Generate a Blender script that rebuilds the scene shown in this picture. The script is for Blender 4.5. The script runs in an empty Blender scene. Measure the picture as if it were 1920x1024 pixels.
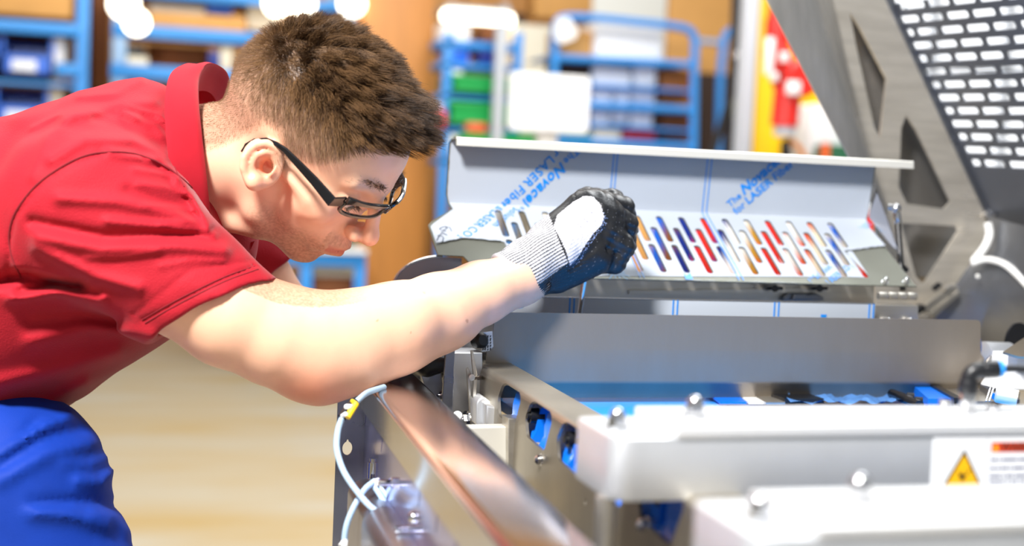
import bpy, bmesh, math, random
import numpy as np
from mathutils import Vector, Matrix, Quaternion, geometry
from mathutils.bvhtree import BVHTree
random.seed(7); RNG = np.random.default_rng(7)
SC = bpy.context.scene; COL = SC.collection
# ------------------------------------------------------------------ camera
FPX, CXP, CYP = 2550.0, 960.0, 512.0
CAM = Vector((0, 0, 1.25))
def cam_basis(th, ph, rho):
    th, ph, rho = map(math.radians, (th, ph, rho))
    f = Vector((math.sin(th)*math.cos(ph), math.cos(th)*math.cos(ph), -math.sin(ph)))
    r = Vector((math.cos(th), -math.sin(th), 0)); u = r.cross(f)
    return math.cos(rho)*r + math.sin(rho)*u, -math.sin(rho)*r + math.cos(rho)*u, f
CR, CU, CF = cam_basis(16.0, 4.1, 2.6)
camd = bpy.data.cameras.new('camera'); camo = bpy.data.objects.new('camera', camd); COL.objects.link(camo)
camo.matrix_world = Matrix(((CR.x, CU.x, -CF.x, CAM.x), (CR.y, CU.y, -CF.y, CAM.y), (CR.z, CU.z, -CF.z, CAM.z), (0, 0, 0, 1)))
camd.sensor_width = 36; camd.lens = FPX/1920*36; camd.clip_start = 0.05
camd.dof.use_dof = True; camd.dof.focus_distance = 1.47; camd.dof.aperture_fstop = 2.9
SC.camera = camo
# ------------------------------------------------------------------ world, lights, exposure
SC.view_settings.view_transform = 'Standard'; SC.view_settings.look = 'None'
SC.view_settings.gamma = 1.0; SC.view_settings.use_curve_mapping = False
SC.view_settings.exposure = 0.08
SC.cycles.max_bounces = 8; SC.cycles.use_denoising = True
W = bpy.data.worlds.new('hall'); SC.world = W; W.use_nodes = True
W.node_tree.nodes['Background'].inputs[0].default_value = (0.93, 0.97, 1.0, 1); W.node_tree.nodes['Background'].inputs[1].default_value = 0.36
def area_light(name, loc, target, size, power, color=(1, 1, 1), shape='RECTANGLE', sy=None):
    d = bpy.data.lights.new(name, 'AREA'); d.shape = shape; d.size = size
    if shape == 'RECTANGLE': d.size_y = sy or size
    d.energy = power; d.color = color
    o = bpy.data.objects.new(name, d); COL.objects.link(o); o.location = loc
    o.rotation_euler = (Vector(target)-Vector(loc)).to_track_quat('-Z', 'Y').to_euler(); return o
area_light('studio_key_lamp', (-0.9, -0.1, 3.2), (0.40, 1.40, 1.05), 0.5, 225, (1, 0.97, 0.94), 'DISK')
area_light('added_top_light', (2.2, 2.6, 4.2), (0.9, 1.7, 1.0), 2.2, 85, (0.93, 0.97, 1.0), 'RECTANGLE', 1.2)  # area lamp added overhead to brighten the upward faces of the machine
area_light('added_background_light', (1.5, 4.6, 4.8), (2.0, 7.0, 0.8), 5.0, 330, (1, 0.97, 0.92), 'RECTANGLE', 2.5)  # area lamp added out of view to brighten the background
# ------------------------------------------------------------------ pixel rays (real distances are always given)
def ray(px, py): return CF + CR*((px-CXP)/FPX) - CU*((py-CYP)/FPX)
def P(px, py, d): return CAM + ray(px, py)*d
def onY(px, py, Y): r = ray(px, py); return CAM + r*(Y/r.y)
def onX(px, py, X): r = ray(px, py); return CAM + r*(X/r.x)
def onZ(px, py, Z): r = ray(px, py); return CAM + r*((Z-CAM.z)/r.z)
# ------------------------------------------------------------------ materials
MATS = {}
def srgb(c):
    if isinstance(c, str): c = tuple(int(c[i:i+2], 16)/255 for i in (0, 2, 4))
    return tuple((x/12.92 if x <= 0.04045 else ((x+0.055)/1.055)**2.4) for x in c) + (1,)
def mat(name, color, rough=0.5, metal=0.0, noise=0.0, nscale=8.0, stretch=(1, 1, 1), bump=0.0, bscale=200.0, rvar=0.0, emit=0.0, coat=0.0, trans=0.0, attr=None, color2=None, sub=0.0, spec=0.5, bdist=0.002, sheen=0.0):
    if name in MATS: return MATS[name]
    m = bpy.data.materials.new(name); m.use_nodes = True; nt = m.node_tree; N = nt.nodes; L = nt.links
    b = N['Principled BSDF']; c = srgb(color)
    b.inputs['Base Color'].default_value = c; b.inputs['Roughness'].default_value = rough; b.inputs['Metallic'].default_value = metal
    b.inputs['Specular IOR Level'].default_value = spec
    if sheen: b.inputs['Sheen Weight'].default_value = sheen; b.inputs['Sheen Roughness'].default_value = 0.4
    if coat: b.inputs['Coat Weight'].default_value = coat
    if trans: b.inputs['Transmission Weight'].default_value = trans
    if sub:
        b.inputs['Subsurface Weight'].default_value = sub; b.inputs['Subsurface Radius'].default_value = (0.012, 0.005, 0.003); b.inputs['Subsurface Scale'].default_value = 1.0
    if emit:
        b.inputs['Emission Color'].default_value = c; b.inputs['Emission Strength'].default_value = emit
    tc = mp = None
    if noise or rvar or bump:
        tc = N.new('ShaderNodeTexCoord'); mp = N.new('ShaderNodeMapping'); mp.inputs['Scale'].default_value = stretch; L.new(tc.outputs['Object'], mp.inputs['Vector'])
    src = None
    if attr:
        a = N.new('ShaderNodeAttribute'); a.attribute_name = attr; src = a.outputs['Color']; L.new(src, b.inputs['Base Color'])
    if noise or rvar:
        n = N.new('ShaderNodeTexNoise'); n.inputs['Scale'].default_value = nscale; n.inputs['Detail'].default_value = 6; L.new(mp.outputs[0], n.inputs['Vector'])
        if noise:
            mx = N.new('ShaderNodeMix'); mx.data_type = 'RGBA'; rp = N.new('ShaderNodeMapRange')
            rp.inputs[1].default_value = 0.3; rp.inputs[2].default_value = 0.7; L.new(n.outputs['Fac'], rp.inputs[0]); L.new(rp.outputs[0], mx.inputs[0])
            c2 = srgb(color2) if color2 else tuple(x*(1-noise) for x in c[:3])+(1,)
            mx.inputs[7].default_value = c2
            if src:
                L.new(src, mx.inputs[6]); mm = N.new('ShaderNodeMix'); mm.data_type = 'RGBA'; mm.blend_type = 'MULTIPLY'; mm.inputs[0].default_value = 1; L.new(src, mm.inputs[6]); mm.inputs[7].default_value = (1-noise,)*3+(1,); L.new(mm.outputs[2], mx.inputs[7])
            else: mx.inputs[6].default_value = c
            L.new(mx.outputs[2], b.inputs['Base Color'])
        if rvar:
            r2 = N.new('ShaderNodeMapRange'); r2.inputs[1].default_value = 0.3; r2.inputs[2].default_value = 0.7; r2.inputs[3].default_value = max(rough-rvar, 0.02); r2.inputs[4].default_value = rough+rvar
            L.new(n.outputs['Fac'], r2.inputs[0]); L.new(r2.outputs[0], b.inputs['Roughness'])
    if bump:
        n2 = N.new('ShaderNodeTexNoise'); n2.inputs['Scale'].default_value = bscale; n2.inputs['Detail'].default_value = 4; L.new(mp.outputs[0], n2.inputs['Vector'])
        bp = N.new('ShaderNodeBump'); bp.inputs['Strength'].default_value = bump; bp.inputs['Distance'].default_value = bdist; L.new(n2.outputs['Fac'], bp.inputs['Height']); L.new(bp.outputs[0], b.inputs['Normal'])
    MATS[name] = m; return m
# ------------------------------------------------------------------ object helpers
def tag(o, label=None, cat=None, group=None, kind=None):
    for k, v in (('label', label), ('category', cat), ('group', group), ('kind', kind)):
        if v: o[k] = v
    return o
ROOT = {}
def thing(name, loc, label, cat, group=None, kind=None):
    o = bpy.data.objects.new(name, None); COL.objects.link(o); o.location = loc; o.empty_display_size = 0.05
    ROOT[o.name] = Vector(loc); return tag(o, label, cat, group, kind)
def mk(name, geo, m, parent=None, label=None, cat=None, group=None, kind=None, smooth=True, angle=35):
    v, f = geo; v = np.asarray([tuple(p) for p in v] if not isinstance(v, np.ndarray) else v, dtype=float)
    if parent is None: org = np.array([(v[:, 0].min()+v[:, 0].max())/2, (v[:, 1].min()+v[:, 1].max())/2, v[:, 2].min()])
    else: org = np.array(ROOT[parent.name])
    me = bpy.data.meshes.new(name); me.from_pydata((v-org).tolist(), [], f if isinstance(f, list) else f.tolist())
    if isinstance(m, (list, tuple)):
        for q in m: me.materials.append(q)
    elif m: me.materials.append(m)
    if smooth:
        me.polygons.foreach_set('use_smooth', [True]*len(me.polygons)); me.set_sharp_from_angle(angle=math.radians(angle))
    me.update(); o = bpy.data.objects.new(name, me); COL.objects.link(o)
    if parent is None: o.location = org
    else: o.parent = parent
    ROOT[o.name] = Vector(org)
    return tag(o, label, cat, group, kind)
def join(*gs):
    V, F = [], []
    for v, f in gs:
        k = len(V); V += [tuple(p) for p in v]; F += [tuple(i+k for i in q) for q in f]
    return V, F
def xf(g, M): return [tuple(M @ Vector(p)) for p in g[0]], g[1]
def bm_geo(bm):
    bm.verts.index_update(); r = [tuple(v.co) for v in bm.verts], [tuple(v.index for v in f.verts) for f in bm.faces]; bm.free(); return r
def box(lo, hi, bev=0.0, seg=2):
    lo, hi = Vector(lo), Vector(hi); bm = bmesh.new(); bmesh.ops.create_cube(bm, size=1)
    for v in bm.verts: v.co = Vector(((lo[i]+hi[i])/2+v.co[i]*abs(hi[i]-lo[i]) for i in range(3)))
    if bev: bmesh.ops.bevel(bm, geom=bm.edges[:], offset=bev, segments=seg, affect='EDGES', profile=0.5)
    return bm_geo(bm)
def frame_to(a, b):
    d = (Vector(b)-Vector(a)); return d.to_track_quat('Z', 'Y').to_matrix().to_4x4()
def tube(pts, r, n=10, cap=True):
    pts = [Vector(p) for p in pts]; k = len(pts); rs = r if isinstance(r, (list, tuple)) else [r]*k
    t0 = (pts[1]-pts[0]).normalized(); up = Vector((0, 0, 1)) if abs(t0.z) < 0.9 else Vector((1, 0, 0)); nrm = t0.cross(up).normalized()
    V, F = [], []
    for i, p in enumerate(pts):
        t = ((pts[min(i+1, k-1)]-pts[max(i-1, 0)])).normalized(); nrm = (nrm-t*nrm.dot(t)).normalized(); bn = t.cross(nrm)
        for j in range(n):
            a = 2*math.pi*j/n; V.append(tuple(p+(nrm*math.cos(a)+bn*math.sin(a))*rs[i]))
    for i in range(k-1):
        for j in range(n):
            F.append((i*n+j, i*n+(j+1) % n, (i+1)*n+(j+1) % n, (i+1)*n+j))
    if cap: F.append(tuple(range(n-1, -1, -1))); F.append(tuple((k-1)*n+j for j in range(n)))
    return V, F
def cyl(a, b, r, n=24, bev=0.0):
    a, b = Vector(a), Vector(b); d = (b-a).normalized(); L = (b-a).length
    if bev: return lathe(a, d, [(0, r-bev), (bev*0.3, r-bev*0.3), (bev, r), (L-bev, r), (L-bev*0.3, r-bev*0.3), (L, r-bev)], n)
    return lathe(a, d, [(0, r), (L, r)], n)
def lathe(org, axis, prof, n=24, hexto=0):
    M = Matrix.Translation(Vector(org)) @ Vector(axis).to_track_quat('Z', 'Y').to_matrix().to_4x4(); V, F = [], []
    for (h, r) in prof:
        for j in range(n): a = 2*math.pi*j/n; V.append(tuple(M @ Vector((r*math.cos(a), r*math.sin(a), h))))
    for i in range(len(prof)-1):
        for j in range(n): F.append((i*n+j, i*n+(j+1) % n, (i+1)*n+(j+1) % n, (i+1)*n+j))
    F.append(tuple(range(n-1, -1, -1))); F.append(tuple((len(prof)-1)*n+j for j in range(n))); return V, F
def capnut(org, axis, s):          # washer, hexagon and domed cap
    a = Vector(axis).normalized(); o = Vector(org)
    wash = lathe(o, a, [(0, s*0.68), (s*0.12, s*0.68)], 20)
    hexa = lathe(o+a*s*0.12, a, [(0, s*0.56), (s*0.5, s*0.56), (s*0.56, s*0.5)], 6)
    dome = lathe(o+a*s*0.6, a, [(0, s*0.46), (s*0.15, s*0.46)]+[(s*0.15+s*0.45*math.sin(t), s*0.46*math.cos(t)) for t in (0.4, 0.8, 1.15, 1.45)], 20)
    return join(wash, hexa, dome)
def hexbolt(org, axis, s):
    a = Vector(axis).normalized(); o = Vector(org)
    return join(lathe(o, a, [(0, s*0.75), (s*0.12, s*0.75)], 20), lathe(o+a*s*0.12, a, [(0, s*0.55), (s*0.42, s*0.55), (s*0.48, s*0.48)], 6), lathe(o+a*s*0.6, a, [(0, s*0.25), (s*0.3, s*0.25)], 12))
def rpoly(pts, r, n=5):
    out = []; k = len(pts); rr = r if isinstance(r, (list, tuple)) else [r]*k
    for i in range(k):
        p, a, b = (Vector(pts[j][:2]) for j in (i, i-1, (i+1) % k)); u, v = (a-p), (b-p)
        q = min(rr[i], u.length*0.49, v.length*0.49)
        if q <= 1e-6: out.append((p.x, p.y)); continue
        s, e = p+u.normalized()*q, p+v.normalized()*q
        for t in range(n+1):
            t /= n; w = s*(1-t)**2+p*2*t*(1-t)+e*t*t; out.append((w.x, w.y))
    return out
def slot2(x0, y0, x1, y1, w, n=6):   # stadium outline
    a, b = Vector((x0, y0)), Vector((x1, y1)); d = (b-a).normalized(); o = []
    ang = math.atan2(d.y, d.x)
    for c, s in ((b, -math.pi/2), (a, math.pi/2)):
        for i in range(n+1): t = ang+s+math.pi*i/n; o.append((c.x+w*math.cos(t), c.y+w*math.sin(t)))
    return o
def ellipse2(cx, cy, rx, ry, n=24, a0=0.0): return [(cx+rx*math.cos(2*math.pi*i/n+a0), cy+ry*math.sin(2*math.pi*i/n+a0)) for i in range(n)]
def curve_geo(cu):
    o = bpy.data.objects.new('tmp', cu); COL.objects.link(o); dg = bpy.context.evaluated_depsgraph_get(); e = o.evaluated_get(dg); me = e.to_mesh()
    r = [tuple(v.co) for v in me.vertices], [tuple(p.vertices) for p in me.polygons]; e.to_mesh_clear(); bpy.data.objects.remove(o); bpy.data.curves.remove(cu); return r
def plate2(loops, th=0.0, bev=0.0):
    cu = bpy.data.curves.new('tmp', 'CURVE'); cu.dimensions = '2D'; cu.fill_mode = 'BOTH'; cu.extrude = max(th/2-bev, 0); cu.bevel_depth = bev; cu.bevel_resolution = 1; cu.offset = -bev
    for lp in loops:
        s = cu.splines.new('POLY'); s.points.add(len(lp)-1)
        for q, p in zip(s.points, lp): q.co = (p[0], p[1], 0, 1)
        s.use_cyclic_u = True
    return curve_geo(cu)
def text2(body, size, bold=0.0, shear=0.0, align='LEFT', sp=1.0):
    cu = bpy.data.curves.new('tmp', 'FONT'); cu.body = body; cu.size = size; cu.shear = shear; cu.offset = bold; cu.align_x = align; cu.space_character = sp; cu.resolution_u = 3; cu.fill_mode = 'FRONT'
    return curve_geo(cu)
def ribbon2(pts, w):
    V, F = [], []; k = len(pts)
    for i in range(k):
        a, b = Vector(pts[max(i-1, 0)]), Vector(pts[min(i+1, k-1)]); d = (b-a).normalized(); n = Vector((-d.y, d.x))*w/2; p = Vector(pts[i])
        V += [(p.x+n.x, p.y+n.y, 0), (p.x-n.x, p.y-n.y, 0)]
        if i: F.append((2*i-2, 2*i-1, 2*i+1, 2*i))
    return V, F
def place2(g, org, ex, ey):           # 2-D shape into the plane spanned by ex, ey
    ex, ey = Vector(ex).normalized(), Vector(ey).normalized(); n = ex.cross(ey); M = Matrix(((ex.x, ey.x, n.x, org[0]), (ex.y, ey.y, n.y, org[1]), (ex.z, ey.z, n.z, org[2]), (0, 0, 0, 1)))
    return xf(g, M)
def bisect2(g, ys, axis=1):
    bm = bmesh.new(); vs = [bm.verts.new(p) for p in g[0]]
    for f in g[1]:
        try: bm.faces.new([vs[i] for i in f])
        except ValueError: pass
    for y in ys:
        no = (0, 1, 0) if axis else (1, 0, 0); co = (0, y, 0) if axis else (y, 0, 0)
        bmesh.ops.bisect_plane(bm, geom=bm.verts[:]+bm.edges[:]+bm.faces[:], plane_co=co, plane_no=no)
    return bm_geo(bm)
def extrude_profile(prof, y0, y1, f, close=False):   # polyline profile swept from y0 to y1, f(u, v, y) -> world
    V = [f(u, v, y) for y in (y0, y1) for (u, v) in prof]; k = len(prof); F = [(i, i+1, k+i+1, k+i) for i in range(k-1)]
    if close: F += [(k-1, 0, k, 2*k-1), tuple(range(k-1, -1, -1)), tuple(range(k, 2*k))]
    return V, F
def thick(g, t):                      # give an open sheet its gauge, t along the normals
    bm = bmesh.new(); vs = [bm.verts.new(p) for p in g[0]]
    for f in g[1]:
        try: bm.faces.new([vs[i] for i in f])
        except ValueError: pass
    bmesh.ops.recalc_face_normals(bm, faces=bm.faces[:]); bmesh.ops.solidify(bm, geom=bm.faces[:], thickness=t); return bm_geo(bm)
# shared materials
STEEL = mat('brushed_steel', 'd3cec4', 0.36, 0.92, 0.20, 6, (1, 1, 14), 0.05, 300, 0.08)
STEELX = mat('brushed_steel_grain', 'b4afa6', 0.30, 1.0, 0.35, 5, (3, 3, 3), 0.04, 400, 0.10)
STEELD = mat('dark_steel', '8d9098', 0.34, 0.9, 0.25, 5, (1, 1, 6), 0.04, 300, 0.10)
MIRROR = mat('polished_steel', 'd2cfd2', 0.13, 1.0, 0.12, 5, (1, 1, 1), 0.02, 120, 0.05)
ALU = mat('anodised_aluminium', 'dfe2e6', 0.42, 0.75, 0.06, 30, (1, 1, 1), 0.03, 700)
CHROME = mat('chrome', 'd8d8da', 0.10, 1.0)
BLACKP = mat('black_plastic', '15161a', 0.38)
FILMW = mat('white_film', 'a9b1bc', 0.55, 0.0, 0.05, 9, spec=0.25)
FILMB = mat('film_blue_print', '0b7fd6', 0.35)
BLUEP = mat('blue_plastic', '0a6fe0', 0.30, 0.0)
BELTB = mat('blue_belt', '2f8fe8', 0.35)
WHITEP = mat('white_plastic', 'eef0f2', 0.4)
# ================================================================== SETTING
FLOORM = mat('sealed_concrete', 'b5ae9c', 0.5, 0.0, 0.25, 1.6, (0.5, 1.6, 1), 0.0, 10, 0.08, color2='ad9464')
mk('floor', box((-6, -3, -0.1), (12, 11.2, 0)), FLOORM, kind='structure')
# ================================================================== MACHINE
def arc(cx, cy, r, a0, a1, n=5): return [(cx+r*math.cos(math.radians(a0+(a1-a0)*i/n)), cy+r*math.sin(math.radians(a0+(a1-a0)*i/n))) for i in range(n+1)]
def fold(loops, prof, mapf, th, geo=None):
    g = geo if geo else plate2(loops); S = [0.0]
    for a, b in zip(prof, prof[1:]): S.append(S[-1]+math.dist(a, b))
    g = bisect2(g, S[1:-1]); V = []
    for (x, t, _) in g[0]:
        i = max(0, min(len(S)-2, int(np.searchsorted(S, t))-1)); k = (t-S[i])/(S[i+1]-S[i]); u = prof[i][0]+(prof[i+1][0]-prof[i][0])*k; v = prof[i][1]+(prof[i+1][1]-prof[i][1])*k
        V.append(mapf(x, u, v))
    return thick((V, g[1]), th) if th else (V, g[1])
def slabY(px, Y, depth, bev=0.0, r=0.0, holes=()):      # plate facing the operator side: outline given on the plane Y
    def cv(q):
        o = []
        for p in q: w = onY(p[0], p[1], Y); o.append((w.x, w.z))
        return o
    lo = cv(px); lo = rpoly(lo, r) if r else lo
    g = plate2([lo]+[rpoly(cv(h), r) if r else cv(h) for h in holes], depth, bev)
    return [(x, Y+depth/2-z, y) for (x, y, z) in g[0]], g[1]
# --- frame of the machine
FR = thing('machine_frame', (0.30, 1.0, 0), 'polished steel machine frame', 'machine')
FR['label'] = 'polished steel machine frame whose mirror-like side rail runs beside the operator towards the front'
def railx(y, off): return off+0.040*(y-1.387)            # the rail runs slightly out of square
RT = 1.025
prof = [(0.0, -0.004)]+arc(0.008, -0.008, 0.008, 180, 90, 5)+[(0.040, 0.0)]+arc(0.056, -0.006, 0.006, 90, 0, 4)+[(0.062, -0.03)]
mk('side_rail', thick(extrude_profile(prof, 0.35, 1.50, lambda u, v, y: (railx(y, 0.2516)+u*(0.92 if y < 1 else 1.0), y, RT+v)), 0.002), MIRROR, FR)
# side panel under the rail, slits and screw holes are real openings
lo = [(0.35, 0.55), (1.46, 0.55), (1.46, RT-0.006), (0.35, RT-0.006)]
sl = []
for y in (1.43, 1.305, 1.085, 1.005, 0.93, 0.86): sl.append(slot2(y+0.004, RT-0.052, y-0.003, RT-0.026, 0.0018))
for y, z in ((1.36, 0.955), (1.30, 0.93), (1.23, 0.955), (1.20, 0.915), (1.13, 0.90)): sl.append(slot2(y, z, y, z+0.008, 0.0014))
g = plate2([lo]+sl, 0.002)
mk('side_panel', ([(railx(y, 0.2516)+0.002+z, y, zz) for (y, zz, z) in g[0]], g[1]), mat('panel_painted_reflection', 'adabdf', 0.14, 0.9, 0.15, 4, (1, 1, 1), 0.03, 60, 0.04), FR, label='mirror-finish side panel with narrow slits')  # lavender reflection of the blue surroundings is put into the steel colour
for y, z in ((1.43, 0), (1.305, 0)): pass
# upright guard plate with keyhole, turned into the side panel by a wide bend
prof = [(0.0, 0.0), (0.075, 0.0)]+arc(0.075, -0.03, 0.03, 90, 0, 6)+[(0.105, -0.06)]
gx = onY(631, 800, 1.44).x
kx, kz = onY(659, 840, 1.44).x-gx, onY(659, 840, 1.44).z
g = fold([[(0.45, 0), (1.012, 0), (1.012, 0.18), (0.45, 0.18)], [(kz+0.0075*math.cos(a), kx+0.0075*math.sin(a)) for a in np.linspace(0.25, 6.03, 22)]+[(kz+0.0095, kx-0.001), (kz+0.0095, kx+0.001)]], prof, lambda z, u, v: (gx+u*0.72, 1.44+v, z), 0.002)
mk('guard_plate', g, mat('guard_dark_steel', '9a9da4', 0.26, 0.85, 0.2, 4, (1, 1, 1), 0.02, 100, 0.05), FR, label='dark upright guard plate with a keyhole')
# wiring duct, two half round aluminium lengths
DUCTM = mat('duct_aluminium', 'b4b9c4', 0.34, 1.0, 0.08, 20)
dl = onY(641, 931, 1.34); dl2 = onY(688, 1024, 1.12); DX = (dl.x+0.262)/2; print('DUCT', dl, dl2)
def duct(y0, y1, r, z):
    xx = DX; prof = [(-r, -0.10)]+[(r*math.cos(t), r*0.8*math.sin(t)) for t in np.linspace(math.pi, 0, 14)]+[(r, -0.10)]
    V, F = extrude_profile(prof, y0, y1, lambda u, v, y: (xx+u+0.03*(y-1.2), y, z+v), True); return V, F
mk('cable_duct', duct(1.235, 1.35, (0.262-dl.x)/2-0.003, dl.z), DUCTM, FR); mk('cable_duct', duct(0.5, 1.225, (0.262-dl.x)/2, dl.z), DUCTM, FR)
p = onX(787, 970, 0.246)
mk('cap_nut', capnut(p+Vector((0.004, 0, 0)), (-1, -0.1, 0), 0.0125), CHROME, FR)
for q in ((742, 906), (775, 992)):
    p = onX(q[0], q[1], 0.246); mk('threaded_stud', join(cyl(p+Vector((0.004, 0, 0)), p-Vector((0.016, 0, 0)), 0.003, 12), cyl(p, p-Vector((0.004, 0, 0)), 0.0055, 6)), CHROME, FR)
p = P(700, 888, 1.40); mk('hinge_pin', join(cyl(p+Vector((0, 0, -0.012)), p+Vector((0, 0, 0.012)), 0.006, 14), cyl(p+Vector((0, 0, 0.012)), p+Vector((0, 0, 0.016)), 0.0045, 14)), CHROME, FR)
mk('leg', box((0.27, 1.36, 0), (0.33, 1.42, 0.56), 0.004), STEEL, FR); mk('leg', box((0.27, 0.42, 0), (0.33, 0.48, 0.56), 0.004), STEEL, FR)
mk('leg', box((1.6, 1.75, 0), (1.66, 1.81, 0.9), 0.004), STEEL, FR); mk('leg', box((1.6, 0.42, 0), (1.66, 0.48, 0.9), 0.004), STEEL, FR)
mk('cross_member', box((0.33, 1.72, 0.56), (1.66, 1.78, 0.62), 0.004), STEEL, FR)
mk('bottom_pan', box((0.30, 0.36, 0.50), (1.75, 2.0, 0.56), 0.004), STEELD, FR)
# back housing seen between the film covered flap and the white strip
mk('back_housing', join(slabY([(900, 505), (1640, 530), (1640, 640), (900, 640)], 1.66, 0.03, 0.003), slabY([(1180, 545), (1560, 540), (1560, 548), (1180, 552)], 1.655, 0.004)), STEEL, FR)
for x in (1453, 1537): mk('clamp_lug', join(slabY([(x-14, 538), (x+16, 538), (x+16, 544), (x-14, 544)], 1.64, 0.012, 0.001), cyl(onY(x, 541, 1.645), onY(x, 541, 1.63), 0.005, 12)), BLACKP, FR)
mk('latch_recess', join(slabY([(1470, 557), (1480, 550), (1530, 550), (1545, 557), (1545, 564), (1468, 564)], 1.65, 0.01, 0.002), slabY([(1490, 553), (1520, 553), (1524, 562), (1486, 562)], 1.645, 0.005, 0.001)), STEELD, FR)
# --- conveyor with the windowed side channel
CV = thing('conveyor', (0.70, 1.2, 0), 'blue belt conveyor behind the mirror rail, its steel channel cut with windows', 'conveyor')
prof = [(0.0, 0.86), (0.0, 1.026)]+arc(0.008, 1.026, 0.008, 180, 90, 5)[1:]+[(0.042, 1.034)]+arc(0.042, 1.031, 0.003, 90, 0, 2)[1:]+[(0.045, 1.02)]
wins = []
for k in range(5):
    y = 1.277-0.108*(k-1)
    if k == 0: y = 1.388
    wins.append([(a, b-0.86) for a, b in rpoly([(y, 1.012), (y-0.008, 0.994), (y-0.070, 0.992), (y-0.093, 1.027), (y-0.078, 1.0325), (y-0.02, 1.0325)], 0.006)])
wins.append(ellipse2(1.077, 0.976-0.86, 0.003, 0.003, 12))
Lp = sum(math.dist(a, b) for a, b in zip(prof, prof[1:]))
def chanmap(y, u, v): return (0.385+u+0.018*(y-1.2), y, v)
mk('side_channel', fold([[(0.55, 0), (1.62, 0), (1.62, Lp), (0.55, Lp)]]+wins, prof, chanmap, 0.003), mat('channel_steel', 'c8bfae', 0.34, 0.92, 0.3, 6, (1, 1, 1), 0.05, 300, 0.10), CV)
for k in range(5):
    y = 1.34-0.108*k if k else 1.352
    prof2 = [(0.020, 0.045), (0.006, 0.040)]+arc(0.006, 0.03, 0.0, 0, 1, 1)[:0]+[(0.004, 0.012), (0.010, 0.003), (0.028, 0.0)]
    gq = extrude_profile([(0.020, 0.036), (0.013, 0.030), (0.010, 0.018), (0.010, 0.008), (0.006, 0.001), (0.004, -0.003), (0.030, -0.005), (0.034, 0.036)], y-0.085, y+0.01, lambda u, v, yy: (0.385+u+0.018*(yy-1.2), yy, 0.992+v), True)
    mk('guide_block', gq, BLUEP, CV)
    yy = y-0.148+0.07; mk('axle_hub', join(cyl((0.390, yy, 1.014), (0.404, yy, 1.014), 0.0075, 18), cyl((0.387, yy, 1.014), (0.390, yy, 1.014), 0.004, 12)), BLACKP, CV)
mk('belt', box((0.432, 0.93, 0.972), (1.02, 2.05, 0.985), 0.002), BELTB, CV); mk('transfer_plate', box((0.432, 0.55, 0.965), (1.02, 0.92, 0.978), 0.002), STEELD, CV)
mk('far_channel', box((1.02, 0.5, 0.86), (1.06, 1.62, 1.0), 0.003), STEEL, CV)
p = onX(1014, 862, 0.385); mk('acorn_screw', join(lathe(p+Vector((0.002, 0, 0)), (-1, 0, 0), [(0, 0.006), (0.002, 0.006), (0.002, 0.0045), (0.006, 0.0045), (0.0085, 0.002)], 14)), CHROME, CV)
p = onX(1210, 985, 0.380); mk('acorn_screw', lathe(p+Vector((0.004, 0, 0)), (-1, 0, 0), [(0, 0.007), (0.003, 0.007), (0.003, 0.005), (0.008, 0.005), (0.011, 0.002)], 14), CHROME, CV)
# strips and clips lying on the belt end, seen in the gap over the aluminium bar
def lay(px, z, h): q = [onZ(a, b, z) for a, b in px]; g = plate2([[(w.x, w.y) for w in q]], h); return [(x, y, z+zz) for x, y, zz in g[0]], g[1]
mk('edge_strip', lay([(1322, 734), (1372, 734), (1400, 756), (1350, 756)], 0.99, 0.003), BLUEP, CV, label='bright blue strip on the belt')
mk('edge_strip', lay([(1374, 734), (1392, 734), (1432, 756), (1404, 756)], 0.99, 0.003), WHITEP, CV, label='white strip on the belt')
mk('end_plate', lay([(1394, 733), (1472, 733), (1472, 757), (1436, 757)], 0.991, 0.003), STEEL, CV)
mk('divider', box(tuple(onZ(1471, 757, 0.99)), tuple(onZ(1480, 734, 0.99)+Vector((0, 0, 0.006)))), BLACKP, CV)
# crumpled film
V, F = [], []
q0, q1 = onZ(1482, 757, 0.992), onZ(1655, 733, 0.992)
for i in range(26):
    for j in range(9):
        x = q0.x+(q1.x-q0.x)*i/25; y = q0.y+(q1.y-q0.y)*j/8; V.append((x, y, 0.992+0.004*math.sin(i*1.3+j*0.9)*math.sin(j*1.7+i*0.35)+0.003*RNG.random()))
for i in range(25):
    for j in range(8): F.append((i*9+j, i*9+j+1, i*9+j+10, i*9+j+9))
mk('crumpled_film', (V, F), mat('blue_film', '5f93d8', 0.15, 0.0, 0.2, 30), CV)
mk('roller_chain', join(*[cyl(onZ(a, b, 1.0), onZ(a+22, b+8, 1.0), 0.006, 10) for a, b in ((1672, 738), (1688, 745), (1702, 752))], *[cyl(onZ(a, b, 1.004), onZ(a+14, b+1, 1.004), 0.004, 10) for a, b in ((1700, 742), (1716, 750))]), mat('chain_steel', '4a4a4e', 0.25, 1.0), CV)
mk('guide_strip', lay([(1708, 728), (1738, 730), (1784, 757), (1740, 757)], 1.0, 0.012), BLUEP, CV, label='bright blue guide strip')
mk('guide_rail', lay([(1740, 729), (1752, 729), (1804, 757), (1788, 757)], 1.002, 0.014), BLACKP, CV)
mk('side_tray', lay([(1752, 727), (1812, 722), (1880, 757), (1806, 757)], 1.0, 0.006), STEEL, CV)
mk('side_bar', lay([(1836, 727), (1846, 722), (1912, 757), (1880, 757)], 1.006, 0.01), STEELD, CV)
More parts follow.
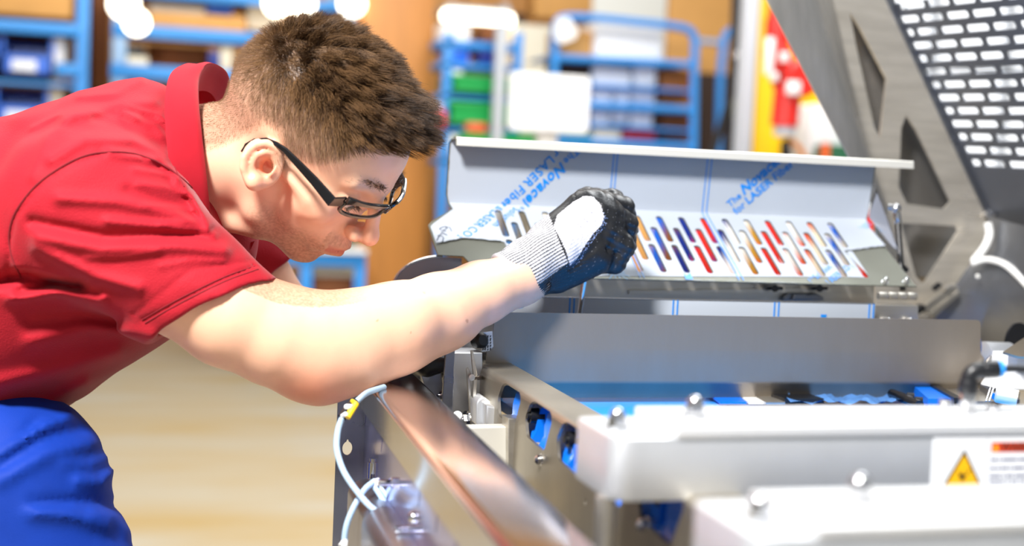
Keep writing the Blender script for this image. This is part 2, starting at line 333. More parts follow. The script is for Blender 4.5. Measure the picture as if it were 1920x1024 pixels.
# --- cover plate (bent sheet in front of the flap)
CP = thing('cover_plate', (0.73, 1.5, 0.985), 'wide blank brushed steel cover plate below the blue-lettered flap', 'cover plate')
xa, xb = 0.402, 1.060; z0 = 1.0125; T0 = 0.0225
prof = [(0.013, 0.992), (0.0035, 1.009)]+arc(0.006, 1.0145, 0.006, 235, 180, 4)[0:]+[(0.0, 1.05), (0.002, 1.0925)]
Lp = sum(math.dist(a, b) for a, b in zip(prof, prof[1:]))
lo = rpoly([(xa, 0), (xb, 0), (xb+0.004, 0.055), (xb-0.002, 0.062), (xb-0.004, Lp), (xa+0.010, Lp), (xa+0.008, 0.068), (xa+0.002, 0.064)], [0.001, 0.001, 0.002, 0.002, 0.006, 0.003, 0.002, 0.002])
mk('plate', fold([lo], prof, lambda x, u, v: (x, 1.5+u, v), 0.002), mat('cover_steel', 'a0968a', 0.48, 0.75, 0.30, 7, (1, 1, 0.35), 0.06, 500, 0.12), CP)
mk('end_bushing', join(cyl((1.057, 1.53, 1.055), (1.064, 1.53, 1.055), 0.025, 24)), BLUEP, CP, label='blue end ring')
# --- white film-covered strip behind the cover plate
WS = thing('film_strip', (0.71, 1.575, 1.03), 'narrow white film-covered strip with blue double lines between cover plate and flap', 'strip')
x0, x1 = 0.40, 0.948; zt = 1.1035
mk('strip', box((x0, 1.575, 1.03), (x1, 1.578, zt), 0.0004), FILMW, WS)
mk('top_edge', box((x0, 1.5745, zt), (x1, 1.579, zt+0.0015), 0.0004), CHROME, WS)
for px in (1068, 1076, 1262, 1270, 1452, 1460, 1630, 1638):
    x = onY(px, 575, 1.575).x; mk('blue_line', box((x-0.0009, 1.5743, 1.05), (x+0.0009, 1.575, zt)), FILMB, WS)
p = onY(1544, 594, 1.575); mk('blue_mark', box((p.x-0.004, 1.5743, p.z-0.001), (p.x+0.004, 1.575, p.z+0.003)), FILMB, WS)
# --- hinged flap, still wearing its printed protective film
FL = thing('hinged_flap', (0.72, 1.62, 1.12), 'raised slotted steel flap with white protective film and large blue lettering', 'flap')
FB, FK, FT = (1.62, 1.1235), (1.755, 1.209), (1.745, 1.289)      # bottom, bend, top of the profile (Y, z)
L1 = math.dist(FB, FK); L2 = math.dist(FK, FT)
FPROF = [FB, (FK[0]-0.006, FK[1]-0.0038), (FK[0]-0.0015, FK[1]), (FK[0]-0.0008, FK[1]+0.0065), FT]
FPROF = FPROF+[(1.7425, 1.2925), (1.738, 1.2940), (1.723, 1.2945), (1.7215, 1.2935), (1.7215, 1.2855)]
FS = [0.0]
for a, b in zip(FPROF, FPROF[1:]): FS.append(FS[-1]+math.dist(a, b))
NL = Vector((0, -(FK[1]-FB[1]), FK[0]-FB[0])).normalized(); NU = Vector((0, -(FT[1]-FK[1]), FT[0]-FK[0])).normalized()
def fpt(px, py):                        # unfolded (x, t) of a spot on the flap
    r = ray(px, py)
    def hit(q, n, t0, L, d):
        s = (Vector((0, q[0], q[1]))-CAM).dot(n)/r.dot(n); w = CAM+r*s; return w.x, t0+(w.y-q[0])*d[0]+(w.z-q[1])*d[1]
    dl = ((FK[0]-FB[0])/L1, (FK[1]-FB[1])/L1); du = ((FT[0]-FK[0])/L2, (FT[1]-FK[1])/L2)
    a = hit(FB, NL, 0, L1, dl)
    return a if a[1] <= L1 else hit(FK, NU, FS[2], L2, du)
def fmap(off):
    def f(x, u, v): return (x, u, v)
    return f
def flapgeo(g, off):                    # fold a flat drawing onto the flap, lifted by off
    g = bisect2(g, FS[1:-1]); V = []
    for (x, t, _) in g[0]:
        i = max(0, min(len(FS)-2, int(np.searchsorted(FS, t))-1)); a, b = FPROF[i], FPROF[i+1]; k = (t-FS[i])/(FS[i+1]-FS[i]); d = Vector((b[0]-a[0], b[1]-a[1])).normalized()
        V.append((x, a[0]+(b[0]-a[0])*k-d.y*off, a[1]+(b[1]-a[1])*k+d.x*off))
    return V, g[1]
TE = FS[-1]
ll, lr = fpt(820, 478), fpt(1713, 537)
outl = [(ll[0], fpt(822, 480)[1]), (fpt(868, 482)[0], fpt(868, 482)[1]), (fpt(905, 520)[0], 0.001), (1.036, 0.0), (1.034, 0.02), (1.028, L1-0.02), (1.034, L1+0.006), (1.036, FS[4]), (1.041, FS[5]), (1.075, FS[6]), (1.083, FS[7]), (1.083, TE), (0.410, TE), (0.408, FS[5]), (0.4065, FS[4]), (0.4065, L1+0.012), (0.413, L1-0.014), (fpt(808, 418)[0], fpt(808, 418)[1]), (fpt(802, 421)[0], fpt(802, 421)[1]-0.003)]
# three staggered rows of slots
PA, PB, PC, PD = fpt(1195, 410), fpt(1558, 424), fpt(1212, 452), fpt(1582, 462)
pitch = (PB[0]-PA[0])/9; xA = (PA[0]+PC[0])/2; tA1, tA0 = (PA[1]+PB[1])/2, (PC[1]+PD[1])/2
qb0, qb1 = fpt(1226, 432), fpt(1252, 487); qc0, qc1 = fpt(1223, 464), fpt(1241, 509)
xB = (qb0[0]+qb1[0])/2; xC = (qc0[0]+qc1[0])/2
slots = []; SW = 0.0042
for i in range(-6, 10):
    x = xA+pitch*i
    slots.append(slot2(x, tA0, x, tA1, SW))
    if i < 9: slots.append(slot2(xB+pitch*(i-0), qb1[1], xB+pitch*i, qb0[1], SW)) if xB+pitch*i < 1.0 else None
    xc = xC+pitch*i
    if xc < 1.0: slots.append(slot2(xc, qc1[1], xc, qc0[1], SW))
slots = [s for s in slots if s]
print('XABC', xA, xB, xC, pitch); print('FLAP rows', tA0, tA1, qb1[1], qb0[1], qc1[1], qc0[1], 'pitch', pitch, 'L1', L1)
g = flapgeo(plate2([outl]+slots), 0.0)
FLM = mat('flap_steel', '77786e', 0.5, 0.7, 0.15, 6, (1, 1, 1), 0.04, 400, 0.08)
mk('plate', thick(g, 0.0016), FLM, FL)
mk('lip', flapgeo(plate2([[(0.4105, FS[6]-0.004), (1.0825, FS[6]-0.004), (1.0825, TE), (0.4105, TE)]]), -0.0022), mat('lip_painted_lit_steel', 'f0eee6', 0.35, 0.55), FL, label='bent lip along the top edge, painted bright as if lit')  # overlay of the same steel, its lit brightness put into the colour
# film sheet with torn lower corners
def jag(a, b, n, amp): return [(a[0]+(b[0]-a[0])*i/n+random.uniform(-amp, amp)*0.4, a[1]+(b[1]-a[1])*i/n+random.uniform(-amp, amp)) for i in range(n+1)]
tl0, tl1, tl2 = fpt(818, 460), fpt(870, 450), fpt(945, 456)
br = fpt(1583, 474)
film = [(fpt(806, 424)[0], fpt(806, 424)[1]-0.004)]+jag(tl0, tl1, 14, 0.0012)+jag(tl1, tl2, 12, 0.001)+[(tl2[0]+0.02, 0.055), (fpt(1000, 500)[0], 0.03), (fpt(1050, 518)[0], 0.003)]+jag((fpt(1080, 520)[0], 0.0012), (fpt(1570, 534)[0], 0.0012), 40, 0.0006)+[fpt(1600, 533), fpt(1612, 528), fpt(1617, 520), fpt(1600, 490)]+jag(br, fpt(1660, 464), 16, 0.0016)+[(1.0265, L1-0.02), (1.0325, L1+0.008), (1.034, FS[4]), (1.036, FS[5]+0.001)]+[(0.412, FS[6]), (0.4095, FS[5])]+jag((0.4085, FS[4]), (0.4085, L1+0.012), 16, 0.0008)+[(0.415, L1-0.015), (fpt(812, 420)[0], fpt(812, 420)[1]-0.002)]
slots2 = [[(x+(0.0006 if x > sum(q[0] for q in s)/len(s) else -0.0006), t+(0.0006 if t > sum(q[1] for q in s)/len(s) else -0.0006)) for x, t in s] for s in slots]
mk('protective_film', flapgeo(plate2([film]+slots2), 0.0022), FILMW, FL, label='white protective film with torn lower corners')
mk('torn_edge', join(*[flapgeo(ribbon2(q, 0.0022), 0.0030) for q in (jag(tl0, tl1, 14, 0.0008), jag(tl1, (tl2[0]-0.004, tl2[1]), 12, 0.0008))]+[flapgeo(ribbon2(jag(br, fpt(1660, 464), 16, 0.0012), 0.0016), 0.0030)]), mat('torn_film_edge', '20231f', 0.6), FL, label='dark torn edge of the film')
# printing
def fold_text(parts, start, toward, sp=1.0, ks=1.0):
    a, b = Vector(fpt(*start)), Vector(fpt(*toward)); d = (b-a).normalized(); n = Vector((-d.y, d.x)); out = []
    x = 0.0
    for (s, size, bd, sh, dy) in parts:
        size *= ks; g = text2(s, size, bd, sh, sp=sp); w = max(p[0] for p in g[0])
        out.append(([(a.x+d.x*(p[0]+x)+n.x*(p[1]+dy), a.y+d.y*(p[0]+x)+n.y*(p[1]+dy), 0) for p in g[0]], g[1])); x += w+size*0.22
    return flapgeo(clip_t(join(*out)), 0.0027)
def clip_t(g):                          # keep the print on the sheet and out of the slots
    V, F = g; c = [(sum(V[i][0] for i in f)/len(f), sum(V[i][1] for i in f)/len(f)) for f in F]; keep = []
    for f, (x, t) in zip(F, c):
        if t > FS[5] or x > 1.033 or (t < 0.004): continue
        if any(min(q[0] for q in s) < x < max(q[0] for q in s) and min(q[1] for q in s) < t < max(q[1] for q in s) for s in slots): continue
        keep.append(f)
    return V, keep
PM = FILMB
LC = mat('film_cyan_print', '3aa7e6', 0.35)
LETS = [
 ([('The', 0.0122, 0.0003, 0, 0), ('Novacel', 0.0172, 0.0008, 0.28, 0), ('®', 0.008, 0, 0, 0.006), ('Solution', 0.0135, 0.0001, 0, 0)], (1078, 276), (998, 356), PM, 'blue lettering printed upside down, lower line'),
 ([('for', 0.0145, 0.0003, 0, 0), ('LASER', 0.0148, 0.0004, 0, 0), ('Fiber', 0.0148, 0.0004, 0, 0), ('&', 0.0125, 0, 0, 0), ('LASER', 0.0145, 0.0001, 0, 0), ('CO', 0.0145, 0, 0, 0), ('2', 0.008, 0, 0, -0.002)], (1056, 264), (1000, 320), PM, 'blue lettering printed upside down, upper line'),
 ([('The', 0.0128, 0.0003, 0, 0), ('Novacel', 0.0185, 0.0009, 0.28, 0)], (1367, 389), (1457, 309), PM, 'blue lettering running up to the right, upper line'),
 ([('for', 0.0140, 0.0003, 0, 0), ('LASER', 0.0150, 0.0005, 0, 0), ('Fiber', 0.0150, 0.0005, 0, 0), ('&', 0.015, 0.0003, 0, 0)], (1379, 404), (1480, 316), PM, 'blue lettering running up to the right, lower line'),
 ([('l', 0.013, 0.0004, 0.25, 0), ('®', 0.007, 0, 0, 0.005), ('Solution', 0.0135, 0.0001, 0, 0)], (1522, 534), (1568, 498), PM, None),
 ([('LASER CO', 0.0135, 0.0002, 0, 0), ('2', 0.008, 0, 0, -0.002)], (1556, 536), (1602, 500), PM, None),
 ([('LASER CO', 0.0125, 0, 0, 0), ('2', 0.007, 0, 0, -0.002)], (1655, 392), (1598, 440), LC, 'pale blue lettering beside the torn corner'),
 ([('Solution', 0.0125, 0, 0, 0)], (1662, 419), (1618, 456), LC, 'pale blue lettering beside the torn corner')]
for i, (parts, p0, p1, m, lab) in enumerate(LETS): mk('lettering', fold_text(parts, p0, p1, *((1.12, 1.17) if i < 2 else (1.03, 1.12) if i < 4 else (1, 1))), m, FL, lab)
for pa in (((1147, 280), (1141, 405)), ((1154, 280), (1148, 405))):
    x = fpt(pa[0][0], 320)[0]; mk('blue_line', flapgeo(([(x-0.0008, L1*0.02, 0), (x+0.0008, L1*0.02, 0), (x+0.0008, FS[5]+0.002, 0), (x-0.0008, FS[5]+0.002, 0)], [(0, 1, 2, 3)]) if False else ribbon2([(x, 0.003), (x, 0.02), (x, FS[5]+0.002)], 0.0015), 0.0027), PM, FL)
for px in (1321, 1329):
    x = fpt(px, 340)[0]; mk('blue_line', flapgeo(ribbon2([(x, 0.003), (x, 0.02), (x, FS[5]+0.002)], 0.0015), 0.0027), PM, FL)
c = fpt(1152, 512); star = [ellipse2(c[0], c[1], 0.006, 0.005, 16)]
g = [plate2(star)]
for k in range(17):
    a = 2*math.pi*k/17+0.1; q = 0.010+0.010*random.random(); g.append(ribbon2([(c[0]+0.0072*math.cos(a), c[1]+0.006*math.sin(a)), (c[0]+q*math.cos(a)*1.2, c[1]+q*math.sin(a))], 0.001))
mk('burst_mark', flapgeo(join(*[clip_t(q) for q in g]), 0.0027), LC, FL, label='cyan starburst printed on the film')
mk('arrow_mark', flapgeo(plate2([[fpt(1280, 514), fpt(1286, 520), fpt(1293, 515), fpt(1299, 527), fpt(1285, 527)]]), 0.0027), PM, FL)
hw = [[(823, 447), (829, 447), (833, 440), (826, 434), (822, 440), (829, 449)], [(835, 447), (826, 442), (838, 440), (840, 446), (830, 438)], [(846, 432), (838, 428), (832, 431), (834, 437), (842, 438), (845, 432), (840, 427)]]
hw = [[(818, 455), (822, 447), (828, 445), (831, 450), (829, 456)], [(820, 446), (828, 441), (838, 444), (826, 438), (836, 436)], [(846, 437), (843, 430), (834, 428), (826, 430), (823, 433), (830, 435), (838, 431), (834, 428)]]
mk('pen_mark', join(*[flapgeo(ribbon2([fpt(*p) for p in q], 0.0011), 0.0028) for q in hw]), mat('ink', '23304a', 0.5), FL, label='handwritten pen scribble')
# gusset turned up along the right end
gx = 1.0335
tri = [Vector((gx, FK[0]-0.005, FK[1]+0.004)), Vector((gx+0.008, 1.675, 1.163)), Vector((gx+0.006, 1.752, 1.262))]
V = [tuple(p+Vector((o, 0, 0))) for o in (0, 0.0016) for p in tri]
mk('end_gusset', (V, [(0, 1, 2), (5, 4, 3), (0, 3, 4, 1), (1, 4, 5, 2), (2, 5, 3, 0)]), MIRROR, FL, smooth=False)
# hinge: four knuckles, two leaves, screws
hy, hz = 1.605, 1.112; hx = [onY(p, 558, 1.605).x for p in (1646, 1664, 1682, 1700, 1718)]
for a, b in zip(hx, hx[1:]): mk('hinge_knuckle', cyl((a+0.0004, hy, hz), (b-0.0004, hy, hz), 0.0052, 20, 0.0006), STEEL, FL)
for px in ((1658, 531), (1697, 531)): p = Vector((*fpt(*px), 0)); w = flapgeo(([(p.x, p.y, 0)], []), 0.001)[0][0]; mk('cap_nut', capnut(w, NL, 0.0075), CHROME, FL)
HL = thing('hinge_block', (1.0, 1.59, 1.03), 'plain steel hinge block with two dome nuts under the flap corner', 'hinge block')
mk('block', slabY([(1640, 571), (1722, 573), (1722, 640), (1640, 640)], 1.592, 0.02, 0.001), STEEL, HL)
for px in (1661, 1702): mk('cap_nut', capnut(onY(px, 598, 1.592)-Vector((0, 0, 0.003)), (0, -1, 0.25), 0.0085), CHROME, HL)
# curved end shield on the left, behind the forearm
ES = thing('end_shield', (0.36, 1.66, 0.95), 'dark rounded sheet steel end shield at the left end of the flap', 'shield')
pts = [(736, 540)]+[(738+ 92*(1-math.cos(t)), 540-58*math.sin(t)) for t in np.linspace(0.1, math.pi/2, 9)]+[(866, 484), (866, 620), (736, 620)]
mk('plate', slabY(pts, 1.66, 0.004, 0.0005), mat('shield_steel', '9a9a9e', 0.4, 0.8, 0.15, 6), ES)
pts2 = [(736, 560)]+[(737+ 92*(1-math.cos(t)), 540-59*math.sin(t)) for t in np.linspace(0.0, math.pi/2, 12)]
mk('edge_trim', tube([onY(a, b, 1.659) for a, b in pts2], 0.0016, 8), CHROME, ES)
# --- gas strut by the flap end
GS = thing('gas_strut', tuple(onY(1690, 520, 1.72)), 'black gas strut with chrome ball end beside the flap corner', 'gas strut')
mk('rod', cyl(onY(1683, 415, 1.72), onY(1693, 545, 1.68), 0.0042, 14), BLACKP, GS)
mk('end_sleeve', cyl(onY(1681, 398, 1.72), onY(1684, 421, 1.72), 0.0055, 14, 0.001), CHROME, GS)
q = onY(1680, 391, 1.72); bm = bmesh.new(); bmesh.ops.create_uvsphere(bm, u_segments=16, v_segments=10, radius=0.0075, matrix=Matrix.Translation(q)); mk('ball_joint', join(bm_geo(bm), cyl(q, onY(1664, 389, 1.725), 0.0055, 14)), CHROME, GS)
mk('base_ball', cyl(onY(1693, 500, 1.70), onY(1700, 508, 1.70), 0.004, 12), BLACKP, GS)
# --- raised guard hood: cut-out side wall, bent edge, perforated cover
HD = thing('guard_hood', (1.25, 2.0, 0.9), 'raised steel guard hood with perforated cover and triangular cut-outs in its side wall', 'hood')
HY = 2.0
HOODM = mat('hood_painted_reflection_steel', 'f0e8da', 0.38, 0.72, 0.42, 5.0, (1, 1, 9), 0.05, 200, 0.12)  # horizontal streaks of reflection are painted in by stretched colour noise
wall = [(1546, -60), (1668, -60), (1680, 10), (1728, 125), (1866, 400), (1850, 440), (1822, 488), (1790, 540), (1770, 575), (1745, 640), (1640, 640), (1640, 330), (1618, 290)]
c1 = [(1593, 22), (1612, 52), (1662, 148), (1650, 258), (1640, 240), (1606, 90)]
c2 = [(1699, 216), (1718, 245), (1782, 378), (1770, 392), (1700, 382), (1685, 350), (1690, 240)]
c3 = [(1690, 418), (1792, 424), (1795, 436), (1732, 532), (1718, 520), (1692, 430)]
def inter(poly): return poly
mk('side_wall', slabY(wall, HY, 0.004, 0.0, 0.0, [c1, c2, c3]), HOODM, HD)
mk('backing_panel', slabY([(1560, -80), (1605, -80), (1635, 20), (1690, 125), (1845, 400), (1780, 590), (1640, 640), (1640, 300)], HY+0.06, 0.004), mat('hood_inner_steel', 'b2b0ae', 0.32, 0.85, 0.5, 2.5, (1, 1, 1), 0.03, 100, 0.1), HD)
# rolled left edge
E0, E1 = [onY(1545, -60, HY), onY(1619, 300, HY), onY(1642, 400, HY)], [onY(1405, -60, 1.86), onY(1590, 296, 1.86), onY(1642, 400, 1.86)]
V, F = [], []; n = 10
for a, b in zip(E0, E1):
    for j in range(n+1):
        t = j/n; p = a.lerp(b, t); p += Vector((0, -0.035*math.sin(math.pi*t), 0)); V.append(tuple(p))
for i in range(2):
    for j in range(n): q = i*(n+1)+j; F.append((q, q+1, q+n+2, q+n+1))
mk('rolled_edge', thick((V, F), 0.003), mat('hood_edge_steel', 'd0ccc6', 0.34, 0.8, 0.4, 4, (6, 6, 1), 0.05, 200, 0.1), HD)
# perforated cover: plane through the wall's slanted edge, running towards the operator
A = onY(1640, -70, HY); B = onY(1862, 412, HY); rowd = -(CF+CR*((-260-CXP)/FPX)-CU*((205-CYP)/FPX)).normalized()
edge = (B-A).normalized(); nrm = rowd.cross(edge).normalized(); ey = nrm.cross(rowd).normalized()
def hpt(px, py):                        # (along rows, across rows) on the cover
    r = ray(px, py); s = (A-CAM).dot(nrm)/r.dot(nrm); w = CAM+r*s-A; return w.dot(rowd), w.dot(ey)
def hmap(g, off=0.0): return [tuple(A+rowd*x+ey*y+nrm*(z+off)) for x, y, z in g[0]], g[1]
rows = []
for k in range(-3, 13):
    x = 1674+12.6*k*0.985+0; y = 12.7+24.3*k; rows.append((x, y, k % 2 == 0))
corner = [hpt(1640, -70), hpt(2060, -110), hpt(2060, 470), hpt(1862, 412)]
holes = []
for (x, y, short) in rows:
    a = hpt(x, y); u = a[0]; u0 = u
    first = True
    for i in range(9):
        Lh = 0.019 if (short and first) else 0.046
        if u+Lh > min(hpt(2050, y)[0], 0.62): break
        holes.append(rpoly([(u, a[1]-0.0062), (u+Lh, a[1]-0.0062), (u+Lh, a[1]+0.0062), (u, a[1]+0.0062)], 0.005, 3)); u += Lh+0.009; first = False
corner[1] = (0.62, corner[1][1]); corner[2] = (0.62, corner[2][1])
mk('perforated_cover', hmap(plate2([corner]+holes, 0.003)), mat('perforated_steel', '7f838c', 0.42, 0.7, 0.35, 3, (1, 1, 1), 0.05, 150, 0.12), HD, label='dark perforated cover with rows of rounded slots')
smear = mat('dry_smear', '9a9da2', 0.6, 0.6, 0.3, 30)
V = [hpt(1640, -70), hpt(1862, 412)]
fl = [(V[0][0]-0.022, V[0][1]), (V[0][0]+0.003, V[0][1]), (V[1][0]+0.003, V[1][1]), (V[1][0]-0.020, V[1][1])]
mk('edge_flange', hmap(plate2([fl], 0.012, 0.001), -0.004), STEELD, HD)
for px in ((1696, 96), (1858, 398)):
    u = hpt(*px); p = A+rowd*u[0]+ey*u[1]; s = 1 if nrm.dot(CAM-A) > 0 else -1
    mk('hex_bolt', hexbolt(p+nrm*s*0.004, nrm*s, 0.013), CHROME, HD)
    mk('clip', hmap(plate2([rpoly([(u[0]-0.006, u[1]-0.004), (u[0]+0.018, u[1]-0.003), (u[0]+0.018, u[1]+0.003), (u[0]-0.006, u[1]+0.004)], 0.002)], 0.003), s*0.006), STEELD, HD)
# lower round part of the hood with its white sealing strip
def surf(rowsV):
    V, F = [], []; n = len(rowsV[0])
    for r in rowsV: V += [tuple(p) for p in r]
    for i in range(len(rowsV)-1):
        for j in range(n-1): F.append((i*n+j, i*n+j+1, (i+1)*n+j+1, (i+1)*n+j))
    return V, F
low = [[onY(a, b, y) for a, b, y in r] for r in (
    [(1856, 405, 1.985), (1900, 418, 1.9), (1990, 440, 1.75), (2080, 460, 1.6)],
    [(1852, 440, 1.985), (1900, 450, 1.9), (1990, 470, 1.75), (2080, 490, 1.6)],
    [(1826, 488, 1.98), (1890, 490, 1.9), (1990, 540, 1.75), (2080, 570, 1.6)],
    [(1790, 540, 1.99), (1860, 560, 1.93), (1960, 600, 1.8), (2080, 640, 1.62)],
    [(1752, 600, 2.0), (1830, 640, 1.96), (1960, 700, 1.85), (2080, 720, 1.7)])]
mk('curved_shroud', thick(surf(low), 0.003), mat('shroud_steel', 'a0a3aa', 0.32, 0.85, 0.5, 4, (1, 1, 1), 0.04, 120, 0.1), HD)
def cr(pts, n=6):                        # smooth curve through points
    pts = [Vector(p) for p in pts]; q = [pts[0]*2-pts[1]]+pts+[pts[-1]*2-pts[-2]]; o = []
    for i in range(1, len(q)-2):
        for k in range(n):
            t = k/n; a, b, c, d = q[i-1:i+3]; o.append(0.5*((2*b)+(c-a)*t+(2*a-5*b+4*c-d)*t*t+(3*b-a-3*c+d)*t**3))
    return o+[pts[-1]]
SEAL = mat('white_seal', 'f2f2ef', 0.5)
mk('seal_strip', tube(cr([onY(1852, 418, 1.96), onY(1855, 440, 1.955), onY(1846, 464, 1.95), onY(1824, 492, 1.95)]), 0.0065, 10), SEAL, HD, label='white sealing strip')
mk('seal_strip', tube(cr([onY(1824, 494, 1.95), onY(1850, 487, 1.93), onY(1880, 494, 1.90), onY(1905, 513, 1.87), onY(1935, 545, 1.83)]), 0.0055, 10), SEAL, HD, label='white sealing strip')
mk('pivot_slide', join(slabY([(1728, 578), (1790, 532), (1799, 541), (1737, 590)], 1.97, 0.01, 0.001), slabY([(1745, 588), (1798, 545), (1800, 552), (1752, 596)], 1.965, 0.01, 0.001), slabY([(1770, 541), (1784, 532), (1790, 538), (1776, 548)], 1.96, 0.01, 0.001)), STEEL, HD)
mk('stop_block', slabY([(1750, 540), (1762, 530), (1768, 535), (1755, 546)], 1.965, 0.008, 0.001), BLACKP, HD); mk('stop_block', slabY([(1722, 580), (1734, 572), (1737, 580), (1724, 590)], 1.96, 0.02, 0.001), BLACKP, HD)
p = onY(1833, 518, 1.94); mk('rivet', lathe(p, (0, -1, 0), [(0, 0.004), (0.002, 0.003)], 12), SEAL, HD)
mk('rear_plate', slabY([(1640, 520), (1800, 520), (1930, 600), (1930, 730), (1640, 730)], 2.05, 0.006), mat('rear_plate_steel', 'cbb99c', 0.30, 1.0, 0.2, 3, (1, 1, 1), 0.03, 60, 0.1), HD)
# --- drive end on the right
DR = thing('drive_drum', tuple(onY(1870, 700, 1.52)), 'light aluminium drive drum with dark disc at the right end of the cover plate', 'drum')
a = onY(1842, 672, 1.56); ax = Vector((1, 0, -0.02))
mk('drum', lathe(a, ax, [(0, 0.020), (0.001, 0.0225), (0.040, 0.0225), (0.0415, 0.0215), (0.043, 0.02)], 36), ALU, DR)
b = onY(1908, 650, 1.62); mk('disc', lathe(b, (0.35, -0.9, 0.1), [(0, 0.026), (0, 0.0335), (0.003, 0.0335), (0.003, 0.02)], 40), mat('disc_black', '2b2b30', 0.3, 0.8), DR)
mk('lever', slabY([(1846, 695), (1854, 672), (1862, 666), (1868, 672), (1858, 697)], 1.49, 0.004, 0.0008), CHROME, DR, label='polished clamp lever')
CVR = thing('end_cowl', tuple(onY(1915, 740, 1.42)), 'white rounded end cowl with beige steel lid at the right edge', 'cowl')
mk('cowl', slabY([(1907, 668), (1990, 668), (1990, 732), (1884, 732), (1895, 712), (1904, 695)], 1.42, 0.05, 0.002), WHITEP, CVR)
mk('lid', thick(surf([[onY(1880, 660, 1.42), onY(1908, 668, 1.40), onY(1990, 676, 1.36)], [onY(1922, 632, 1.5), onY(1950, 636, 1.48), onY(1995, 640, 1.46)]]), 0.0025), mat('lid_steel', 'c9b89f', 0.3, 1.0, 0.1, 5), CVR)
SB = thing('sensor_barrel', tuple(onY(1905, 760, 1.30)), 'short aluminium sensor barrel with blue foot behind the elbow fitting', 'sensor')
mk('barrel', lathe(onY(1908, 747, 1.30), (-0.75, 0.6, 0.1), [(0, 0.006), (-0.0, 0.0085), (0.0, 0.0095), (0.022, 0.0095), (0.024, 0.008)], 24), ALU, SB)
mk('bore', lathe(onY(1910, 747, 1.298), (0.75, -0.6, -0.1), [(0, 0.007), (0.0006, 0.007)], 20), BLACKP, SB)
mk('foot', slabY([(1874, 741), (1888, 741), (1888, 756), (1874, 752)], 1.32, 0.015, 0.001), BLUEP, SB)
mk('wire_clip', join(*[tube([onY(x, 752, 1.34), onY(x+8, 728, 1.36)], 0.0009, 6) for x in (1849, 1855)]), CHROME, SB)
# --- two aluminium clamp bars in the foreground
def clampbar(name, label, fy, zb, zt, z2, xl, xt, xr, depth, nuts, post):
    r = thing(name, (xl+0.15, fy+depth/2, zb), label, 'clamp bar', 'aluminium clamp bars across the conveyor') if False else thing(name, (xl+0.15, fy+depth/2, zb), label, 'clamp bar')
    sk = 0.02
    g = plate2([rpoly([(xl, fy), (xr, fy), (xr, fy+depth), (xl, fy+depth)], [0.018, 0.001, 0.001, 0.012], 8)], zt-zb, 0.0012)
    mk('body', ([(x, y, (zb+zt)/2+z) for x, y, z in g[0]], g[1]), ALU, r)
    g = plate2([rpoly([(xt, fy-0.0015), (xr, fy-0.0015), (xr, fy+depth-0.004), (xt, fy+depth-0.004)], [0.004, 0.001, 0.001, 0.004], 5)], z2-zt, 0.0008)
    mk('top_plate', ([(x, y, (zt+z2)/2+z) for x, y, z in g[0]], g[1]), mat('plate_aluminium', 'e6e8ea', 0.36, 0.45, 0.08, 12, (1, 5, 1), 0.03, 500, 0.06), r)
    for (x, y, z, s) in nuts: mk('cap_nut', capnut((x, y, z), (0, 0, 1), s), CHROME, r)
    for (x, y, rad) in post: mk('post', cyl((x, y, 0.80), (x, y, zb), rad, 24), STEEL, r)
    return r
def znut(px, py, z): p = onZ(px, py, z); return p.x, p.y
fy1 = 0.862
zt1 = onY(1180, 823, fy1).z; z21 = onY(1290, 800, fy1).z; zb1 = onY(1180, 942, fy1).z
xl1 = onY(1103, 850, fy1+0.05).x; n1 = znut(1157, 803, zt1); n2 = znut(1302, 782, z21); pp = znut(1146, 942, zb1)
CB1 = clampbar('clamp_bar', 'brushed aluminium clamp bar that carries the yellow triangle warning sticker', fy1, zb1, zt1, z21, xl1, onY(1267, 800, fy1).x, 0.86, 0.085, [(*n1, zt1, 0.0125), (*n2, z21, 0.0135)], [(pp[0]+0.002, pp[1]+0.016, 0.0075)])
fy2 = 0.630
zt2 = onY(1470, 1010, fy2).z; z22 = onY(1600, 985, fy2).z; zb2 = zt2-0.040
xl2 = onY(1352, 1010, fy2+0.04).x
n3 = znut(1424, 975, zt2); n4 = znut(1611, 940, z22)
CB2 = clampbar('clamp_bar', 'nearest aluminium clamp bar, blurred, with two dome nuts and no sticker', fy2, zb2, zt2, z22, xl2, onY(1530, 985, fy2).x, 0.72, 0.085, [(*n3, zt2, 0.0125), (*n4, z22, 0.0135)], [(xl2+0.03, fy2+0.05, 0.0075)])
mk('lower_bracket', slabY([(1300, 940), (1420, 940), (1420, 952), (1300, 947)], 0.875, 0.03), BLACKP, CB1)
# warning sticker
STK = thing('warning_sticker', tuple(onY(1840, 920, fy1-0.001)), 'white warning sticker with yellow hand-crush triangle on the aluminium clamp bar', 'sticker')
def spt(px, py): p = onY(px, py, fy1); return p.x, p.z
def sput(g, off): return [(x, fy1-off-z, y) for x, y, z in g[0]], [tuple(reversed(f)) for f in g[1]]
a, b, c = spt(1751, 819), spt(1745, 921), spt(1920, 915)
x0, zt0, zb0 = a[0], a[1], b[1]; x1 = x0+0.118
mk('sheet', sput(plate2([rpoly([(x0, zb0), (x1, zb0), (x1, zt0), (x0, zt0)], 0.0015)], 0.0004), 0.0003), WHITEP, STK)
LINE = mat('sticker_line', 'b9bcc4', 0.5)
mk('divider', sput(ribbon2([(spt(1850, 850)[0], zt0-0.001), (spt(1850, 850)[0], zb0+0.001)], 0.0005), 0.0007), LINE, STK)
tb, tt, tr = spt(1763, 917), spt(1808, 842), spt(1842, 915)
tri = rpoly([(tb[0], tb[1]), (tr[0], tb[1]), ((tb[0]+tr[0])/2, tt[1])], 0.0012)
SY = mat('sign_yellow', 'f2b705', 0.45); SK = mat('sign_black', '171410', 0.5)
